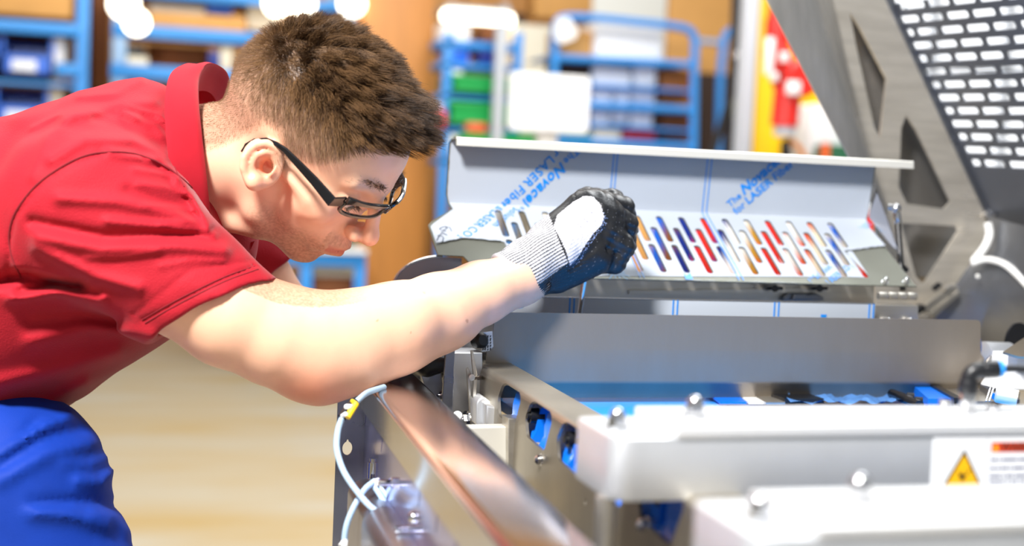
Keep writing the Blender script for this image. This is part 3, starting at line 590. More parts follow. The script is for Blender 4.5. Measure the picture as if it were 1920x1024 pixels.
mk('triangle', sput(plate2([tri]), 0.0007), SK, STK, label='black triangle border')
cx, cz = (tb[0]+tr[0])/2, tb[1]+(tt[1]-tb[1])*0.36
mk('triangle_field', sput(plate2([[(cx+(x-cx)*0.80, cz+(z-cz)*0.80) for x, z in tri]]), 0.0009), SY, STK, label='yellow triangle field')
h = 0.0075
hand = [(-0.9, 0.9), (-0.55, 0.2), (-0.35, 0.55), (-0.2, 0.1), (0.1, 0.5), (0.15, 0.0), (0.5, 0.2), (0.35, -0.35), (0.55, -0.8), (0.15, -0.75), (-0.05, -1.0), (-0.35, -0.7), (-0.6, -0.2), (-0.85, 0.2)]
mk('hand_symbol', join(sput(plate2([[(cx-0.0005+x*h*0.6, cz-0.0005+z*h*0.6) for x, z in hand]]), 0.0011), sput(ribbon2([(cx+0.002, cz-0.001), (cx+0.0055, cz+0.004)], 0.001), 0.0011)), SK, STK)
hx0 = spt(1857, 850)[0]; hz1, hz0 = spt(1857, 829)[1], spt(1857, 848)[1]
mk('header', sput(plate2([[(hx0, hz0), (x1-0.002, hz0), (x1-0.002, hz1), (hx0, hz1)]]), 0.0007), mat('sign_orange', 'd8431f', 0.5), STK, label='orange-red header')
t = [(hx0+0.0012, hz0+0.001), (hx0+0.0062, hz0+0.001), (hx0+0.0037, hz1-0.0008)]
mk('header_triangle', sput(plate2([t]), 0.0009), SY, STK)
g = text2('WARNING', (hz1-hz0)*1.15, 0.0002); mk('header_lettering', sput(([(hx0+0.008+x, hz0+0.0012+y, z) for x, y, z in g[0]], g[1]), 0.0009), SK, STK)
INK = mat('sticker_ink', '3a4470', 0.5)
V = []
for py, ws in ((862, (5, 2, 12, 9)), (878, (4, 3, 5, 2, 9, 8)), (893, (9, 2, 6, 9, 7)), (904, (12, 3, 6, 5, 9))):
    x = hx0; z = spt(1857, py)[1]
    for w in ws:
        w *= 0.0011; V.append(sput(ribbon2([(x, z), (x+w, z)], 0.0017), 0.0007)); x += w+0.0011
mk('text_line', join(*V), INK, STK, kind=None)
# --- pneumatic elbow on the bar
EL = thing('elbow_fitting', (*znut(1812, 775, z21), z21), 'black push-in elbow fitting with blue ring on the sticker clamp bar', 'fitting')
ex, eyy = znut(1812, 775, z21)
mk('thread_collar', join(cyl((ex, eyy, z21), (ex, eyy, z21+0.004), 0.0075, 6), cyl((ex, eyy, z21+0.004), (ex, eyy, z21+0.016), 0.0062, 20, 0.0006)), CHROME, EL)
zt = z21+0.016
mk('elbow', join(cyl((ex, eyy, zt), (ex, eyy, zt+0.010), 0.0072, 20, 0.0008), tube(cr([(ex, eyy, zt+0.006), (ex+0.0005, eyy, zt+0.013), (ex+0.004, eyy-0.001, zt+0.017), (ex+0.012, eyy-0.003, zt+0.0185)]), 0.0062, 16), cyl((ex+0.010, eyy-0.0025, zt+0.0185), (ex+0.022, eyy-0.005, zt+0.0195), 0.0072, 20, 0.001)), BLACKP, EL)
mk('release_ring', cyl((ex+0.022, eyy-0.005, zt+0.0195), (ex+0.0255, eyy-0.006, zt+0.0198), 0.0066, 20, 0.0006), mat('ring_blue', '1f8fe6', 0.35), EL)
mk('air_hose', tube(cr([(ex+0.024, eyy-0.0055, zt+0.0196), (ex+0.04, eyy-0.009, zt+0.020), (ex+0.08, eyy-0.015, zt+0.016), (ex+0.16, eyy-0.02, zt-0.01)]), 0.003, 12), BLACKP, EL)
for q in ((1772, 762), (1862, 772)):
    x, y = znut(q[0], q[1], z21); mk('cap_screw', lathe((x, y, z21), (0, 0, 1), [(0, 0.0055), (0.005, 0.0055), (0.0055, 0.005), (0.0055, 0.0028), (0.003, 0.0028)], 16), CHROME, EL)
# --- latch bracket at the left end of the cover plate
LB = thing('latch_bracket', tuple(onY(890, 800, 1.42)), 'cluster of aluminium bearing blocks with spring levers left of the cover plate', 'bracket')
mk('bearing_block', slabY([(850, 662), (905, 662), (905, 800), (846, 800)], 1.47, 0.05, 0.002), ALU, LB)
mk('bearing_block', slabY([(855, 604), (925, 602), (925, 662), (852, 662)], 1.53, 0.05, 0.003), ALU, LB)
mk('lever', slabY([(883, 658), (887, 657), (893, 690), (895, 705), (890, 780), (885, 780), (888, 705), (886, 690)], 1.44, 0.004, 0.0006), STEEL, LB, label='spring lever')
mk('lever', slabY([(875, 692), (878, 689), (883, 700), (886, 780), (881, 780)], 1.445, 0.004, 0.0006), STEEL, LB, label='spring lever')
mk('pin', join(cyl(onY(888, 708, 1.44), onY(909, 708, 1.47), 0.0028, 14, 0.0003), cyl(onY(885, 708, 1.437), onY(889, 708, 1.442), 0.0036, 14)), CHROME, LB)
for q, y, s in (((876, 787), 1.42, 0.013), ((838, 744), 1.45, 0.013)):
    p = onY(q[0], q[1], y); mk('hex_bolt', hexbolt(p, (-1, -0.25, 0), s), CHROME, LB)
p = onY(858, 780, 1.40); mk('end_cap', lathe(p, (-0.3, -1, 0), [(0, 0.0055), (0.004, 0.0055), (0.006, 0.004)], 20), WHITEP, LB)
mk('yoke', join(slabY(rpoly([(893, 752), (906, 742), (934, 764), (934, 800), (893, 800)], 8), 1.42, 0.03, 0.002), slabY([(912, 760), (933, 764), (933, 800), (912, 800)], 1.40, 0.02, 0.002)), ALU, LB)
mk('front_plate', slabY([(868, 803), (954, 801), (954, 900), (900, 900), (868, 830)], 1.325, 0.02, 0.0008), mat('plate_pale', 'd8d5ca', 0.4, 0.3, 0.08, 10), LB)
mk('corner_post', slabY([(953, 785), (979, 786), (979, 910), (953, 910)], 1.315, 0.025, 0.001), STEEL, LB)
mk('gusset', slabY([(785, 690), (822, 660), (836, 760), (808, 760)], 1.50, 0.02, 0.001), STEELD, LB)
mk('side_web', slabY([(838, 640), (854, 630), (848, 800), (828, 770)], 1.44, 0.006, 0.0006), STEELD, LB)
mk('inner_plate', slabY([(905, 660), (940, 660), (940, 800), (905, 800)], 1.56, 0.004), STEELD, LB)
mk('hand_knob', lathe(onY(893, 640, 1.50), (0.3, -0.9, 0.2), [(0, 0.008), (0.012, 0.009), (0.015, 0.006)], 18), BLACKP, LB)
# rating label
RL = thing('rating_label', tuple(onY(912, 655, 1.50)), 'small white rating label with black print left of the cover plate', 'label')
mk('sheet', slabY([(903, 624), (923, 621), (925, 650), (918, 658), (903, 660)], 1.497, 0.0006), WHITEP, RL)
g = []
for i, px in enumerate((905, 909, 914, 919)):
    z = 657
    for k in range(5):
        hgt = (4, 6, 3, 5, 4)[(i+k) % 5]; a, b = onY(px, z, 1.4965), onY(px+1, z-hgt, 1.4965); g.append(([(a.x-0.0006, 1.4964, a.z), (a.x+0.0008, 1.4964, a.z), (b.x+0.0008, 1.4964, b.z), (b.x-0.0006, 1.4964, b.z)], [(0, 1, 2, 3)])); z -= hgt+1.5
mk('print', join(*g), SK, RL)
# --- cables with the yellow tag
CABM = mat('grey_blue_cable', '9fb9cf', 0.4)
CA = thing('sensor_cable', tuple(P(700, 950, 1.30)), 'grey-blue sensor cable with yellow tag looping over the duct', 'cable')
mk('cable', tube(cr([P(720, 726, 1.40), P(690, 736, 1.37), P(672, 750, 1.345), P(658, 764, 1.335), P(641, 786, 1.32), P(633, 812, 1.31), P(632, 845, 1.30), P(645, 885, 1.29), P(672, 925, 1.28), P(700, 955, 1.27), P(728, 968, 1.262)], 8), 0.0031, 12), CABM, CA)
mk('cable', tube(cr([P(703, 902, 1.31), P(684, 918, 1.30), P(664, 950, 1.285), P(650, 985, 1.28), P(645, 1020, 1.28), P(642, 1060, 1.28)], 8), 0.0030, 12), CABM, CA)
mk('cable', tube(cr([P(700, 910, 1.31), P(718, 938, 1.30), P(730, 965, 1.28), P(752, 985, 1.26), P(775, 1012, 1.23), P(790, 1050, 1.20)], 8), 0.0028, 12), CABM, CA)
mk('cable', tube(cr([P(705, 905, 1.315), P(728, 935, 1.305), P(738, 965, 1.285), P(762, 995, 1.25), P(785, 1040, 1.22)], 8), 0.0024, 12), CABM, CA)
mk('plug_sleeve', tube([P(665, 752, 1.333), P(641, 783, 1.318)], 0.0044, 14), BLACKP, CA, label='black plug sleeve')
mk('tag', join(tube([P(668, 756, 1.318), P(651, 783, 1.308)], 0.0032, 8), tube([P(660, 752, 1.322), P(668, 757, 1.316)], 0.002, 8)), mat('tag_yellow', 'f3c51a', 0.45), CA, label='yellow cable tag')
mk('tie', join(tube([P(649, 763, 1.320), P(661, 764, 1.313)], 0.0028, 8), tube([P(642, 780, 1.312), P(648, 776, 1.306)], 0.0022, 8)), WHITEP, CA)
def ring(c, ax, R, r): 
    M = Matrix.Translation(Vector(c)) @ Vector(ax).to_track_quat('Z', 'Y').to_matrix().to_4x4(); return tube([M @ Vector((R*math.cos(t), R*math.sin(t), 0)) for t in np.linspace(0, 2*math.pi, 17)], r, 6, False)
for (a, b, d, R) in ((702, 905, 1.312, 0.0055), (733, 962, 1.275, 0.0065), (757, 988, 1.25, 0.0065), (644, 1018, 1.28, 0.0042)):
    p = P(a, b, d); mk('tie', join(ring(p, (0.4, -0.5, -0.6), R, 0.0012), box(p-Vector((0.003, 0.006, 0.002)), p+Vector((0.003, -0.002, 0.003)), 0.0006)), WHITEP, CA, label='white cable tie')
# ================================================================== HALL BEHIND
WOOD = mat('wood_cladding', 'd59a55', 0.55, 0.0, 0.22, 2.0, (6, 6, 0.6), 0.0, 10, 0.0)
WOODP = mat('wood_column', 'c98640', 0.5, 0.0, 0.18, 3.0, (8, 8, 0.7))
RACKB = mat('rack_blue', '2f8fe0', 0.40); RACKG = mat('rack_grey_blue', '8fb2d8', 0.45)
CARTON = mat('cardboard', 'dba25a', 0.7, 0, 0.1, 6); CARTOND = mat('brown_board', '8a4f22', 0.7, 0, 0.2, 6); CREAM = mat('cream_box', 'efe6cf', 0.6)
BINB = mat('bin_blue', '0d63d8', 0.35); BIND = mat('bin_navy', '0a2a8c', 0.35); GREENB = mat('crate_green', '10a24c', 0.4); REDP = mat('red_paint', 'df2a22', 0.35); YEL = mat('safety_yellow', 'f6c90a', 0.45)
GREYP = mat('grey_profile', 'b9bec6', 0.4); DARKB = mat('dark_board', '3a2415', 0.7); PAPER = mat('paper', 'f4f5f6', 0.6)
mk('wall_back', box((-6, 10.9, 0), (12, 11.1, 5.5)), WOOD, kind='structure')
wb = bpy.data.objects['wall_back']
for i in range(22):
    x = -2.0+i*0.42; o = mk('cladding_plank', box((x, 10.86, 0.02), (x+0.41, 10.9, 3.4), 0.006, 1), WOOD, wb)
mk('baseboard_back', box((-6, 10.82, 0), (12, 10.86, 0.14), 0.004), mat('dark_plinth', '4b4a33', 0.6), kind='structure')
def bx(x0, y0, x1, y1, Y, dep, bev=0.006, floor=False):
    cx, cy = (x0+x1)/2, (y0+y1)/2; a, b = onY(x0, cy, Y), onY(x1, cy, Y); t, u = onY(cx, y0, Y), onY(cx, y1, Y)
    return box((a.x, Y, 0.0 if floor else u.z), (b.x, Y+dep, t.z), bev)
def loc_of(g): v = np.array(g[0]); return ((v[:, 0].min()+v[:, 0].max())/2, (v[:, 1].min()+v[:, 1].max())/2, v[:, 2].min())
def one(name, g, m, label, cat, group=None): return mk(name, g, m, None, label, cat, group)
# wooden column
one('wooden_column', bx(676, -80, 806, 560, 8.7, 0.42, 0.01, True), WOODP, 'tall orange-brown wooden column standing behind the man\'s face', 'column')['kind'] = 'structure'
del bpy.data.objects['wooden_column']['label'], bpy.data.objects['wooden_column']['category']
bpy.data.objects['wooden_column'].name = 'column'
# racks
def rack(label, Y, dep, ups, beams, m=RACKB, upm=None):
    gs = [bx(a, -120, b, 600, Y, 0.07, 0.006, True) for a, b in ups]; r = thing('shelf_rack', loc_of(join(*gs))[:2]+(0,), label, 'rack')
    for g in gs: mk('upright', g, upm or m, r)
    for g in gs: mk('upright', ([(x, y+dep, z) for x, y, z in g[0]], g[1]), upm or m, r)
    for (a, y0, b, y1) in beams:
        g = bx(a, y0, b, y1, Y-0.02, 0.05); mk('beam', g, m, r); v = np.array(g[0]); mk('shelf_board', box((v[:, 0].min(), Y+0.03, v[:, 2].max()-0.03), (v[:, 0].max(), Y+dep, v[:, 2].max()-0.005)), mat('shelf_board', 'b98a52', 0.6), r)
    return r
rack('blue pallet rack with blue bins above the man\'s back', 9.0, 0.9, [(138, 163), (-330, -305)], [(-330, 28, 150, 52), (104, 118, 150, 143), (-330, 144, 150, 151), (-330, 240, 150, 262)])
rack('pale blue rack with brown cartons left of the man\'s hair', 9.2, 0.9, [(206, 234), (640, 660)], [(206, -12, 660, 6), (210, 58, 660, 82), (206, 132, 660, 158)], RACKB, RACKG)
def bin_(x0, y0, x1, y1, Y, m, label):
    g = bx(x0, y0, x1, y1, Y, 0.45, 0.0); v = np.array(g[0]); lo, hi = v.min(0), v.max(0); t = 0.018; r = thing('storage_bin', loc_of(g), label, 'bin')
    H = hi[2]-lo[2]
    mk('body', join(box(lo, (hi[0], hi[1], lo[2]+t)), box((lo[0], hi[1]-t, lo[2]), hi), box(lo, (lo[0]+t, hi[1], hi[2])), box((hi[0]-t, lo[1], lo[2]), hi), box((lo[0], lo[1], lo[2]), (hi[0], lo[1]+t, lo[2]+H*0.55))), m, r)
    mk('label_holder', box((lo[0]+(hi[0]-lo[0])*0.2, lo[1]-0.008, lo[2]+H*0.12), (lo[0]+(hi[0]-lo[0])*0.68, lo[1], lo[2]+H*0.42), 0.003), PAPER, r)
    return r
bin_(2, 72, 100, 142, 9.04, BINB, 'upper bright blue storage bin on the left rack')
bin_(-10, 166, 90, 238, 9.04, BINB, 'lower blue storage bin on the left rack, near the man\'s back')
bin_(-115, 72, -5, 142, 9.04, BINB, 'blue storage bin at the frame edge, beside the upper bin')
one('white_box', bx(100, 70, 122, 140, 9.1, 0.3), PAPER, 'white box next to the upper blue bin', 'box')
one('white_box', bx(92, 150, 118, 200, 9.1, 0.3), CREAM, 'grey-white box next to the lower blue bin', 'box')
one('carton', bx(-60, -40, 136, 28, 9.05, 0.6, 0.01), CARTON, 'large pale carton on the top beam of the left rack', 'carton')
one('back_board', bx(-60, 60, 136, 118, 9.85, 0.03), DARKB, 'dark board at the back of the blue bin shelf', 'board')
one('back_board', bx(-60, 146, 136, 240, 9.85, 0.03), DARKB, 'dark board at the back of the lower bin shelf', 'board')
one('brown_board', bx(164, -60, 205, 240, 9.9, 0.06), CARTOND, 'narrow brown board standing between the two racks', 'board')
one('carton', bx(280, 26, 462, 57, 9.25, 0.5, 0.01), CARTON, 'flat orange carton on the pale blue rack', 'carton')
one('carton', bx(280, 10, 385, 25, 9.3, 0.4, 0.006), mat('grey_box', 'c9c4be', 0.6), 'grey flat box on top of the orange carton', 'carton')
one('carton', bx(464, 10, 520, 56, 9.35, 0.4, 0.01), CREAM, 'cream carton right of the orange carton, near the hair', 'carton')
one('carton', bx(387, 10, 436, 25, 9.3, 0.4, 0.008), BINB, 'small blue box on the orange carton', 'carton')
one('brown_crate', bx(276, 86, 392, 131, 9.5, 0.4), CARTOND, 'dark brown crate on the middle shelf of the pale blue rack', 'crate')
one('storage_box', bx(226, 84, 272, 106, 9.28, 0.3), BLACKP, 'black box on top of the small cream box', 'box')
one('storage_box', bx(238, 106, 278, 131, 9.25, 0.3), CREAM, 'small cream box at the rack upright', 'box')
one('storage_box', bx(392, 96, 412, 131, 9.25, 0.3), BIND, 'navy box right of the brown crate', 'box')
one('storage_box', bx(413, 86, 436, 131, 9.25, 0.3), CREAM, 'narrow cream box right of the navy box', 'box')
one('storage_box', bx(236, 165, 420, 230, 9.5, 0.3), CARTOND, 'brown box behind the man\'s collar', 'box')
def sphereish(x, y, rpx, Y, m, name, label, cat, sq=1.0):
    c = onY(x, y, Y); r = rpx*Y*1.03/FPX; bm = bmesh.new(); bmesh.ops.create_uvsphere(bm, u_segments=20, v_segments=12, radius=r); g = bm_geo(bm)
    return one(name, ([(c.x+a, c.y+b, c.z+d*sq) for a, b, d in g[0]], g[1]), m, label, cat)
LAMP = mat('lamp_glow', 'fff6df', 0.4, emit=6.0)
# hanging lamps and a strip lamp in the hall
for (x, y, r, lab) in ((232, 8, 26, 'glowing globe lamp at the upright of the pale blue rack'), (256, 42, 22, 'lower white globe lamp in front of the pale blue rack')):
    sphereish(x, y, r, 8.6, LAMP, 'globe_lamp', lab, 'lamp')
g = bx(832, 22, 966, 42, 9.6, 0.10, 0.02); r = thing('strip_lamp', loc_of(g), 'glowing strip lamp right of the wooden column', 'lamp')
mk('tube', g, LAMP, r); mk('wall_arm', join(*[box((onY(x, 32, 9.6).x-0.02, 9.62, onY(x, 32, 9.6).z+0.06), (onY(x, 32, 9.6).x+0.02, 10.9, onY(x, 32, 9.6).z+0.1)) for x in (850, 950)]), GREYP, r); mk('housing', ([(x, y+0.02, z+0.06) for x, y, z in bx(836, 28, 962, 36, 9.62, 0.10, 0.01)[0]], bx(836, 28, 962, 36, 9.62, 0.10, 0.01)[1]), GREYP, r)
for x in (520, 566, 660): sphereish(x, 6, 24, 8.7, LAMP, 'globe_lamp', {520: 'glowing globe lamp just left of the hair tips', 566: 'glowing globe lamp above the hair', 660: 'glowing globe lamp right of the hair, left of the column'}[x], 'lamp')
# low cart seen under the face
g = bx(562, 474, 584, 640, 7.9, 0.05, 0.004, True); r = thing('work_cart', loc_of(g)[:2]+(0,), 'low blue frame cart visible under the man\'s chin', 'cart')
mk('post', g, RACKB, r); mk('post', bx(664, 474, 684, 640, 7.9, 0.05, 0.004, True), RACKB, r); mk('post', bx(470, 474, 484, 640, 8.5, 0.05, 0.004, True), RACKB, r)
mk('top_rail', bx(470, 474, 684, 498, 7.89, 0.06), RACKB, r); mk('tabletop', bx(470, 466, 690, 474, 7.85, 0.7), PAPER, r); mk('lower_shelf', bx(562, 585, 684, 597, 7.9, 0.6), RACKB, r)
one('carton', bx(588, 520, 664, 584, 8.0, 0.4, 0.008), CARTOND, 'brown carton on the lower shelf of the low cart', 'carton')
one('carton', bx(588, 500, 664, 520, 8.05, 0.4, 0.005), CREAM, 'flat cream carton on the brown carton in the low cart', 'carton')
one('storage_box', bx(612, 440, 668, 466, 8.0, 0.3), mat('olive_box', '59604a', 0.6), 'olive box on the low cart under the nose', 'box')
one('sack', bx(498, 505, 556, 640, 8.65, 0.3, 0.05, True), mat('tan_sack', 'b99a63', 0.8), 'tan upright sack left of the low cart', 'sack')
one('pallet', bx(200, 640, 640, 655, 10.2, 0.5, 0.01, True), mat('dark_green_pallet', '42442c', 0.7), 'low dark green pallet on the floor behind the man\'s arm', 'pallet')
# shelf right of the column
r = thing('small_parts_shelf', tuple(onY(880, 300, 8.4))[:2]+(0,), 'blue small-parts shelf with green crates right of the wooden column', 'shelf')
for a, b in ((826, 842), (958, 972)): mk('post', bx(a, 60, b, 500, 8.4, 0.06, 0.004, True), RACKB, r)
for y0, y1 in ((78, 92), (120, 130), (178, 188), (240, 250), (300, 312)): mk('shelf', bx(826, y0, 972, y1, 8.4, 0.5), RACKB, r)
def crate(x0, y0, x1, y1, Y, label):
    g = bx(x0, y0, x1, y1, Y, 0.4, 0.0); v = np.array(g[0]); lo, hi = v.min(0), v.max(0); t = 0.015; r = thing('crate', loc_of(g), label, 'crate')
    mk('body', join(box(lo, (hi[0], hi[1], lo[2]+t)), box((lo[0], hi[1]-t, lo[2]), hi), box(lo, (lo[0]+t, hi[1], hi[2])), box((hi[0]-t, lo[1], lo[2]), hi), box(lo, (hi[0], lo[1]+t, hi[2]))), GREENB, r)
    mk('rim', join(box((lo[0]-0.01, lo[1]-0.012, hi[2]-0.03), (hi[0]+0.01, lo[1]+0.01, hi[2]), 0.003), box((lo[0]-0.01, lo[1]-0.01, lo[2]+0.02), (hi[0]+0.01, lo[1]+0.01, lo[2]+0.035), 0.003)), GREENB, r)
    n = 9
    for i in range(n):
        x = lo[0]+(hi[0]-lo[0])*(i+0.5)/n; mk('rib', box((x-0.006, lo[1]-0.008, lo[2]+0.03), (x+0.006, lo[1]+0.004, hi[2]-0.03)), GREENB, r)
crate(848, 142, 956, 178, 8.38, 'green plastic crate, upper one left of the white sign')
crate(842, 192, 956, 238, 8.38, 'green plastic crate, middle one left of the white sign')
crate(866, 250, 1010, 282, 8.30, 'green plastic crate, lowest one just above the flap edge')
crate(1050, 252, 1112, 284, 8.30, 'green plastic crate right of the sign post')
for q, m, lab in (((830, 44, 882, 78), PAPER, 'white sack on the top of the small-parts shelf'), ((905, 48, 932, 78), CARTOND, 'dark brown box on the top of the small-parts shelf'), ((838, 92, 880, 120), BINB, 'blue tray on the second shelf of the small-parts shelf'), ((900, 92, 928, 120), BIND, 'navy tray on the second shelf of the small-parts shelf'),
                  ((844, 130, 868, 141), PAPER, 'white packet on the upper green crate'), ((826, 190, 840, 238), PAPER, 'white packet left of the middle green crate'), ((838, 205, 846, 239), BIND, 'navy strip beside the middle green crate'), ((842, 252, 864, 284), CREAM, 'cream packet under the green crates'), ((964, 24, 986, 44), DARKB, 'small black box beside the strip lamp')):
    one('small_box', bx(*q, 8.42 if q[0] != 964 else 9.6, 0.25, 0.01), m, lab, 'box')
one('red_cone', bx(818, 206, 838, 240, 8.3, 0.15, 0.02), REDP, 'red item at the column edge by the green crates', 'item')
one('red_bottle', bx(876, 230, 914, 250, 8.28, 0.12, 0.02), mat('red_orange', 'e2552e', 0.4), 'red-orange bottle lying before the green crates', 'bottle')
one('post', bx(930, 44, 948, 240, 8.2, 0.08, 0.006, True), GREYP, 'white-grey post beside the small-parts shelf', 'post')
# boards and cartons against the wall
for q, m, lab in (((964, 46, 1036, 132), CREAM, 'cream board behind the white sign'), ((1004, -60, 1112, 36), CARTON, 'big orange carton above the blue cage cart'), ((1112, -60, 1252, 44), mat('pale_panel', 'e4e3db', 0.6), 'pale panel above the blue cage cart'), ((1252, -60, 1372, 138), CARTON, 'large orange board right of the blue cage cart'), ((1050, 56, 1116, 106), CARTON, 'orange carton in the left part of the cage cart'), ((1240, 130, 1298, 192), mat('carton_mid', 'b0692c', 0.65), 'brown carton in the right part of the cage cart'), ((1240, 208, 1298, 266), CARTOND, 'dark brown carton low in the cage cart'), ((1312, 138, 1372, 300), DARKB, 'dark recess board right of the cage cart'), ((1048, 112, 1112, 140), DARKB, 'dark tray in the left part of the cage cart')):
    one('board' if 'board' in lab or 'panel' in lab else 'carton', bx(*q, 8.35 if q[0] > 1040 and q[1] > 40 and q[2] < 1300 else 9.2 if 'recess' in lab else 9.6, 0.3 if 'recess' not in lab else 0.1, 0.01, 'board' in lab or 'panel' in lab), m, lab, 'board' if 'board' in lab or 'panel' in lab else 'carton')
# tubular cage cart with white boxes
CY = 8.2
def tpx(pts, rad, Y): return tube(cr([onY(a, b, Y) for a, b in pts], 5), rad, 10)
r = thing('cage_cart', tuple(onY(1170, 300, CY))[:2]+(0,), 'blue tubular cage cart loaded with white boxes', 'cart')
for Y in (CY, CY+0.6):
    mk('hoop', tpx([(1036, 480), (1038, 270), (1040, 120), (1041, 62), (1046, 40), (1064, 32), (1120, 34), (1200, 42), (1270, 50), (1294, 58), (1303, 78), (1302, 130), (1300, 280), (1296, 500)], 0.026, Y), RACKB, r, label='rounded tube hoop')
    for y in (116, 201, 270): mk('rail', tube([onY(1040, y-8, Y), onY(1302, y+6, Y)], 0.024, 10), RACKB, r)
mk('deck', bx(1036, 470, 1300, 486, CY, 0.6), RACKB, r)
for y in (110, 160, 194, 236, 266): mk('shelf', bx(1042, y, 1300, y+5, CY+0.0, 0.6, 0.004), RACKB, r)
for k in range(2): mk('rail', tube([onY(1150+36*k, 120, CY+0.56), onY(1146+36*k, 275, CY+0.56)], 0.018, 8), RACKG, r)
wb_ = [(1116, 44, 1242, 112, 'large white box at the top of the cage cart'), (1112, 126, 1184, 160, 'white box, first row left, in the cage cart'), (1190, 122, 1232, 160, 'white box, first row right, in the cage cart'), (1112, 162, 1150, 194, 'white box, second row left, in the cage cart'), (1154, 162, 1184, 194, 'white box, second row middle, in the cage cart'), (1188, 162, 1230, 194, 'white box, second row right, in the cage cart'), (1110, 202, 1146, 234, 'white box, third row left, in the cage cart'), (1150, 202, 1180, 232, 'white box, third row middle, in the cage cart'), (1184, 200, 1226, 238, 'white box, third row right, in the cage cart')]
for (a, b, c, d, lab) in wb_: one('white_box', bx(a, b, c, d, CY+0.1, 0.35, 0.02), PAPER, lab, 'box')
one('paper_tag', ([tuple(onY(*p, CY-0.06)+Vector((0, q, 0))) for q in (0, 0.01) for p in ((1042, 36), (1066, 32), (1084, 58), (1078, 72), (1052, 82), (1040, 72))], [tuple(range(6)), tuple(range(11, 5, -1))]+[(i, (i+1) % 6, 6+(i+1) % 6, 6+i) for i in range(6)]), PAPER, 'white paper tag hanging on the corner of the cage cart', 'tag')
g = cyl(onY(1166, 252, CY+0.1), onY(1226, 254, CY+0.1), 0.038, 20, 0.008); r = thing('red_canister', loc_of(g), 'red canister with dark cap lying in the cage cart', 'canister'); mk('body', g, REDP, r); mk('cap', cyl(onY(1226, 254, CY+0.1), onY(1240, 254, CY+0.1), 0.03, 16, 0.004), DARKB, r)
one('cream_box', bx(1112, 240, 1164, 266, CY+0.05, 0.3, 0.01), CREAM, 'cream box left of the red canister', 'box')
r = thing('second_cart', tuple(onY(1370, 300, 8.6))[:2]+(0,), 'second blue tube cart behind the black cable stand', 'cart')
mk('hoop', tpx([(1344, 420), (1350, 170), (1356, 90), (1362, 64), (1380, 54), (1420, 54), (1470, 58)], 0.026, 8.6), RACKB, r); mk('rail', tube([onY(1350, 80, 8.62), onY(1300, 76, 8.62)], 0.02, 10), RACKG, r)
# white sign on its post
SGN = thing('notice_board', tuple(onY(1028, 300, 6.2))[:2]+(0,), 'white notice board on a pale post behind the flap', 'sign')
g = plate2([rpoly([(onY(956, 190, 6.2).x, onY(956, 134, 6.2).z), (onY(1105, 190, 6.2).x, onY(956, 134, 6.2).z), (onY(1105, 190, 6.2).x, onY(1030, 247, 6.2).z), (onY(956, 190, 6.2).x, onY(1030, 247, 6.2).z)], 0.02)], 0.02, 0.003)
mk('board', ([(x, 6.2+0.01-z, y) for x, y, z in g[0]], g[1]), PAPER, SGN); mk('post', bx(1004, 240, 1040, 520, 6.225, 0.06, 0.006, True), mat('pale_post', 'dcd9d2', 0.5), SGN)
GM = mat('grey_print', 'b9b9bf', 0.6)
for y in (160, 192, 222): c = onY(1064, y, 6.188); mk('dot', cyl(c, c-Vector((0, 0.002, 0)), 0.008, 14), mat('dot_brown', '8a6a5a', 0.6), SGN)
mk('print_line', bx(980, 166, 1008, 173, 6.188, 0.002, 0), GM, SGN); mk('print_line', bx(972, 205, 1012, 209, 6.188, 0.002, 0), mat('pale_print', 'e0d0d4', 0.6), SGN)
mk('print_line', bx(1033, 138, 1035, 243, 6.188, 0.002, 0), mat('fine_grey', 'dcdce2', 0.6), SGN)
# black stand with hoses
r = thing('hose_stand', tuple(onY(1380, 300, 6.4))[:2]+(0,), 'black stand with hanging hoses left of the yellow robot cell', 'stand')
mk('mast', tube([onY(1384, -60, 6.4), onY(1378, 120, 6.4), onY(1374, 300, 6.4), onY(1372, 520, 6.4)], [0.030, 0.028, 0.034, 0.036], 12), BLACKP, r)
mk('brace', tube([onY(1398, 110, 6.35), onY(1360, 210, 6.35), onY(1336, 290, 6.35), onY(1300, 420, 6.35)], 0.018, 10), BLACKP, r)
mk('clamp', cyl(onY(1376, 105, 6.33), onY(1396, 130, 6.33), 0.04, 14, 0.006), BLACKP, r)
for x, y in ((1392, 92), (1383, 105)): c = onY(x, y, 6.3); mk('knob', lathe(c, (0, -1, 0), [(0, 0.022), (0.02, 0.022), (0.025, 0.014)], 16), CHROME, r)
mk('hose', tube(cr([onY(1390, 130, 6.38), onY(1378, 170, 6.36), onY(1380, 230, 6.36), onY(1386, 300, 6.36)]), 0.012, 8), mat('hose_grey', '9aa08f', 0.5), r)
mk('hose', tube(cr([onY(1394, 130, 6.38), onY(1388, 180, 6.38), onY(1390, 240, 6.38), onY(1378, 300, 6.38)]), 0.012, 8), mat('hose_green', '2f6a44', 0.5), r)
# yellow robot cell with red robot
r = thing('robot_cell_panel', tuple(onY(1480, 300, 6.0))[:2]+(0,), 'yellow panel of a robot cell with pale aluminium edge post', 'panel')
mk('panel', bx(1418, -80, 1640, 372, 6.1, 0.04, 0.004, True), YEL, r); mk('edge_post', bx(1392, -80, 1416, 420, 6.0, 0.08, 0.006, True), GREYP, r)
rb = thing('industrial_robot', tuple(onY(1480, 290, 5.6)), 'red robot arm with white service covers in front of the yellow panel', 'robot')
RY = 5.6
mk('upper_arm', tube(cr([onY(1462, -40, RY), onY(1458, 40, RY), onY(1458, 95, RY), onY(1468, 130, RY)]), [0.045]*6+[0.055]*6+[0.065]*7, 18), REDP, rb)
mk('elbow_joint', lathe(onY(1476, 150, RY+0.08), (0, -1, 0), [(0, 0.075), (0.01, 0.085), (0.15, 0.085), (0.165, 0.07)], 24), REDP, rb)
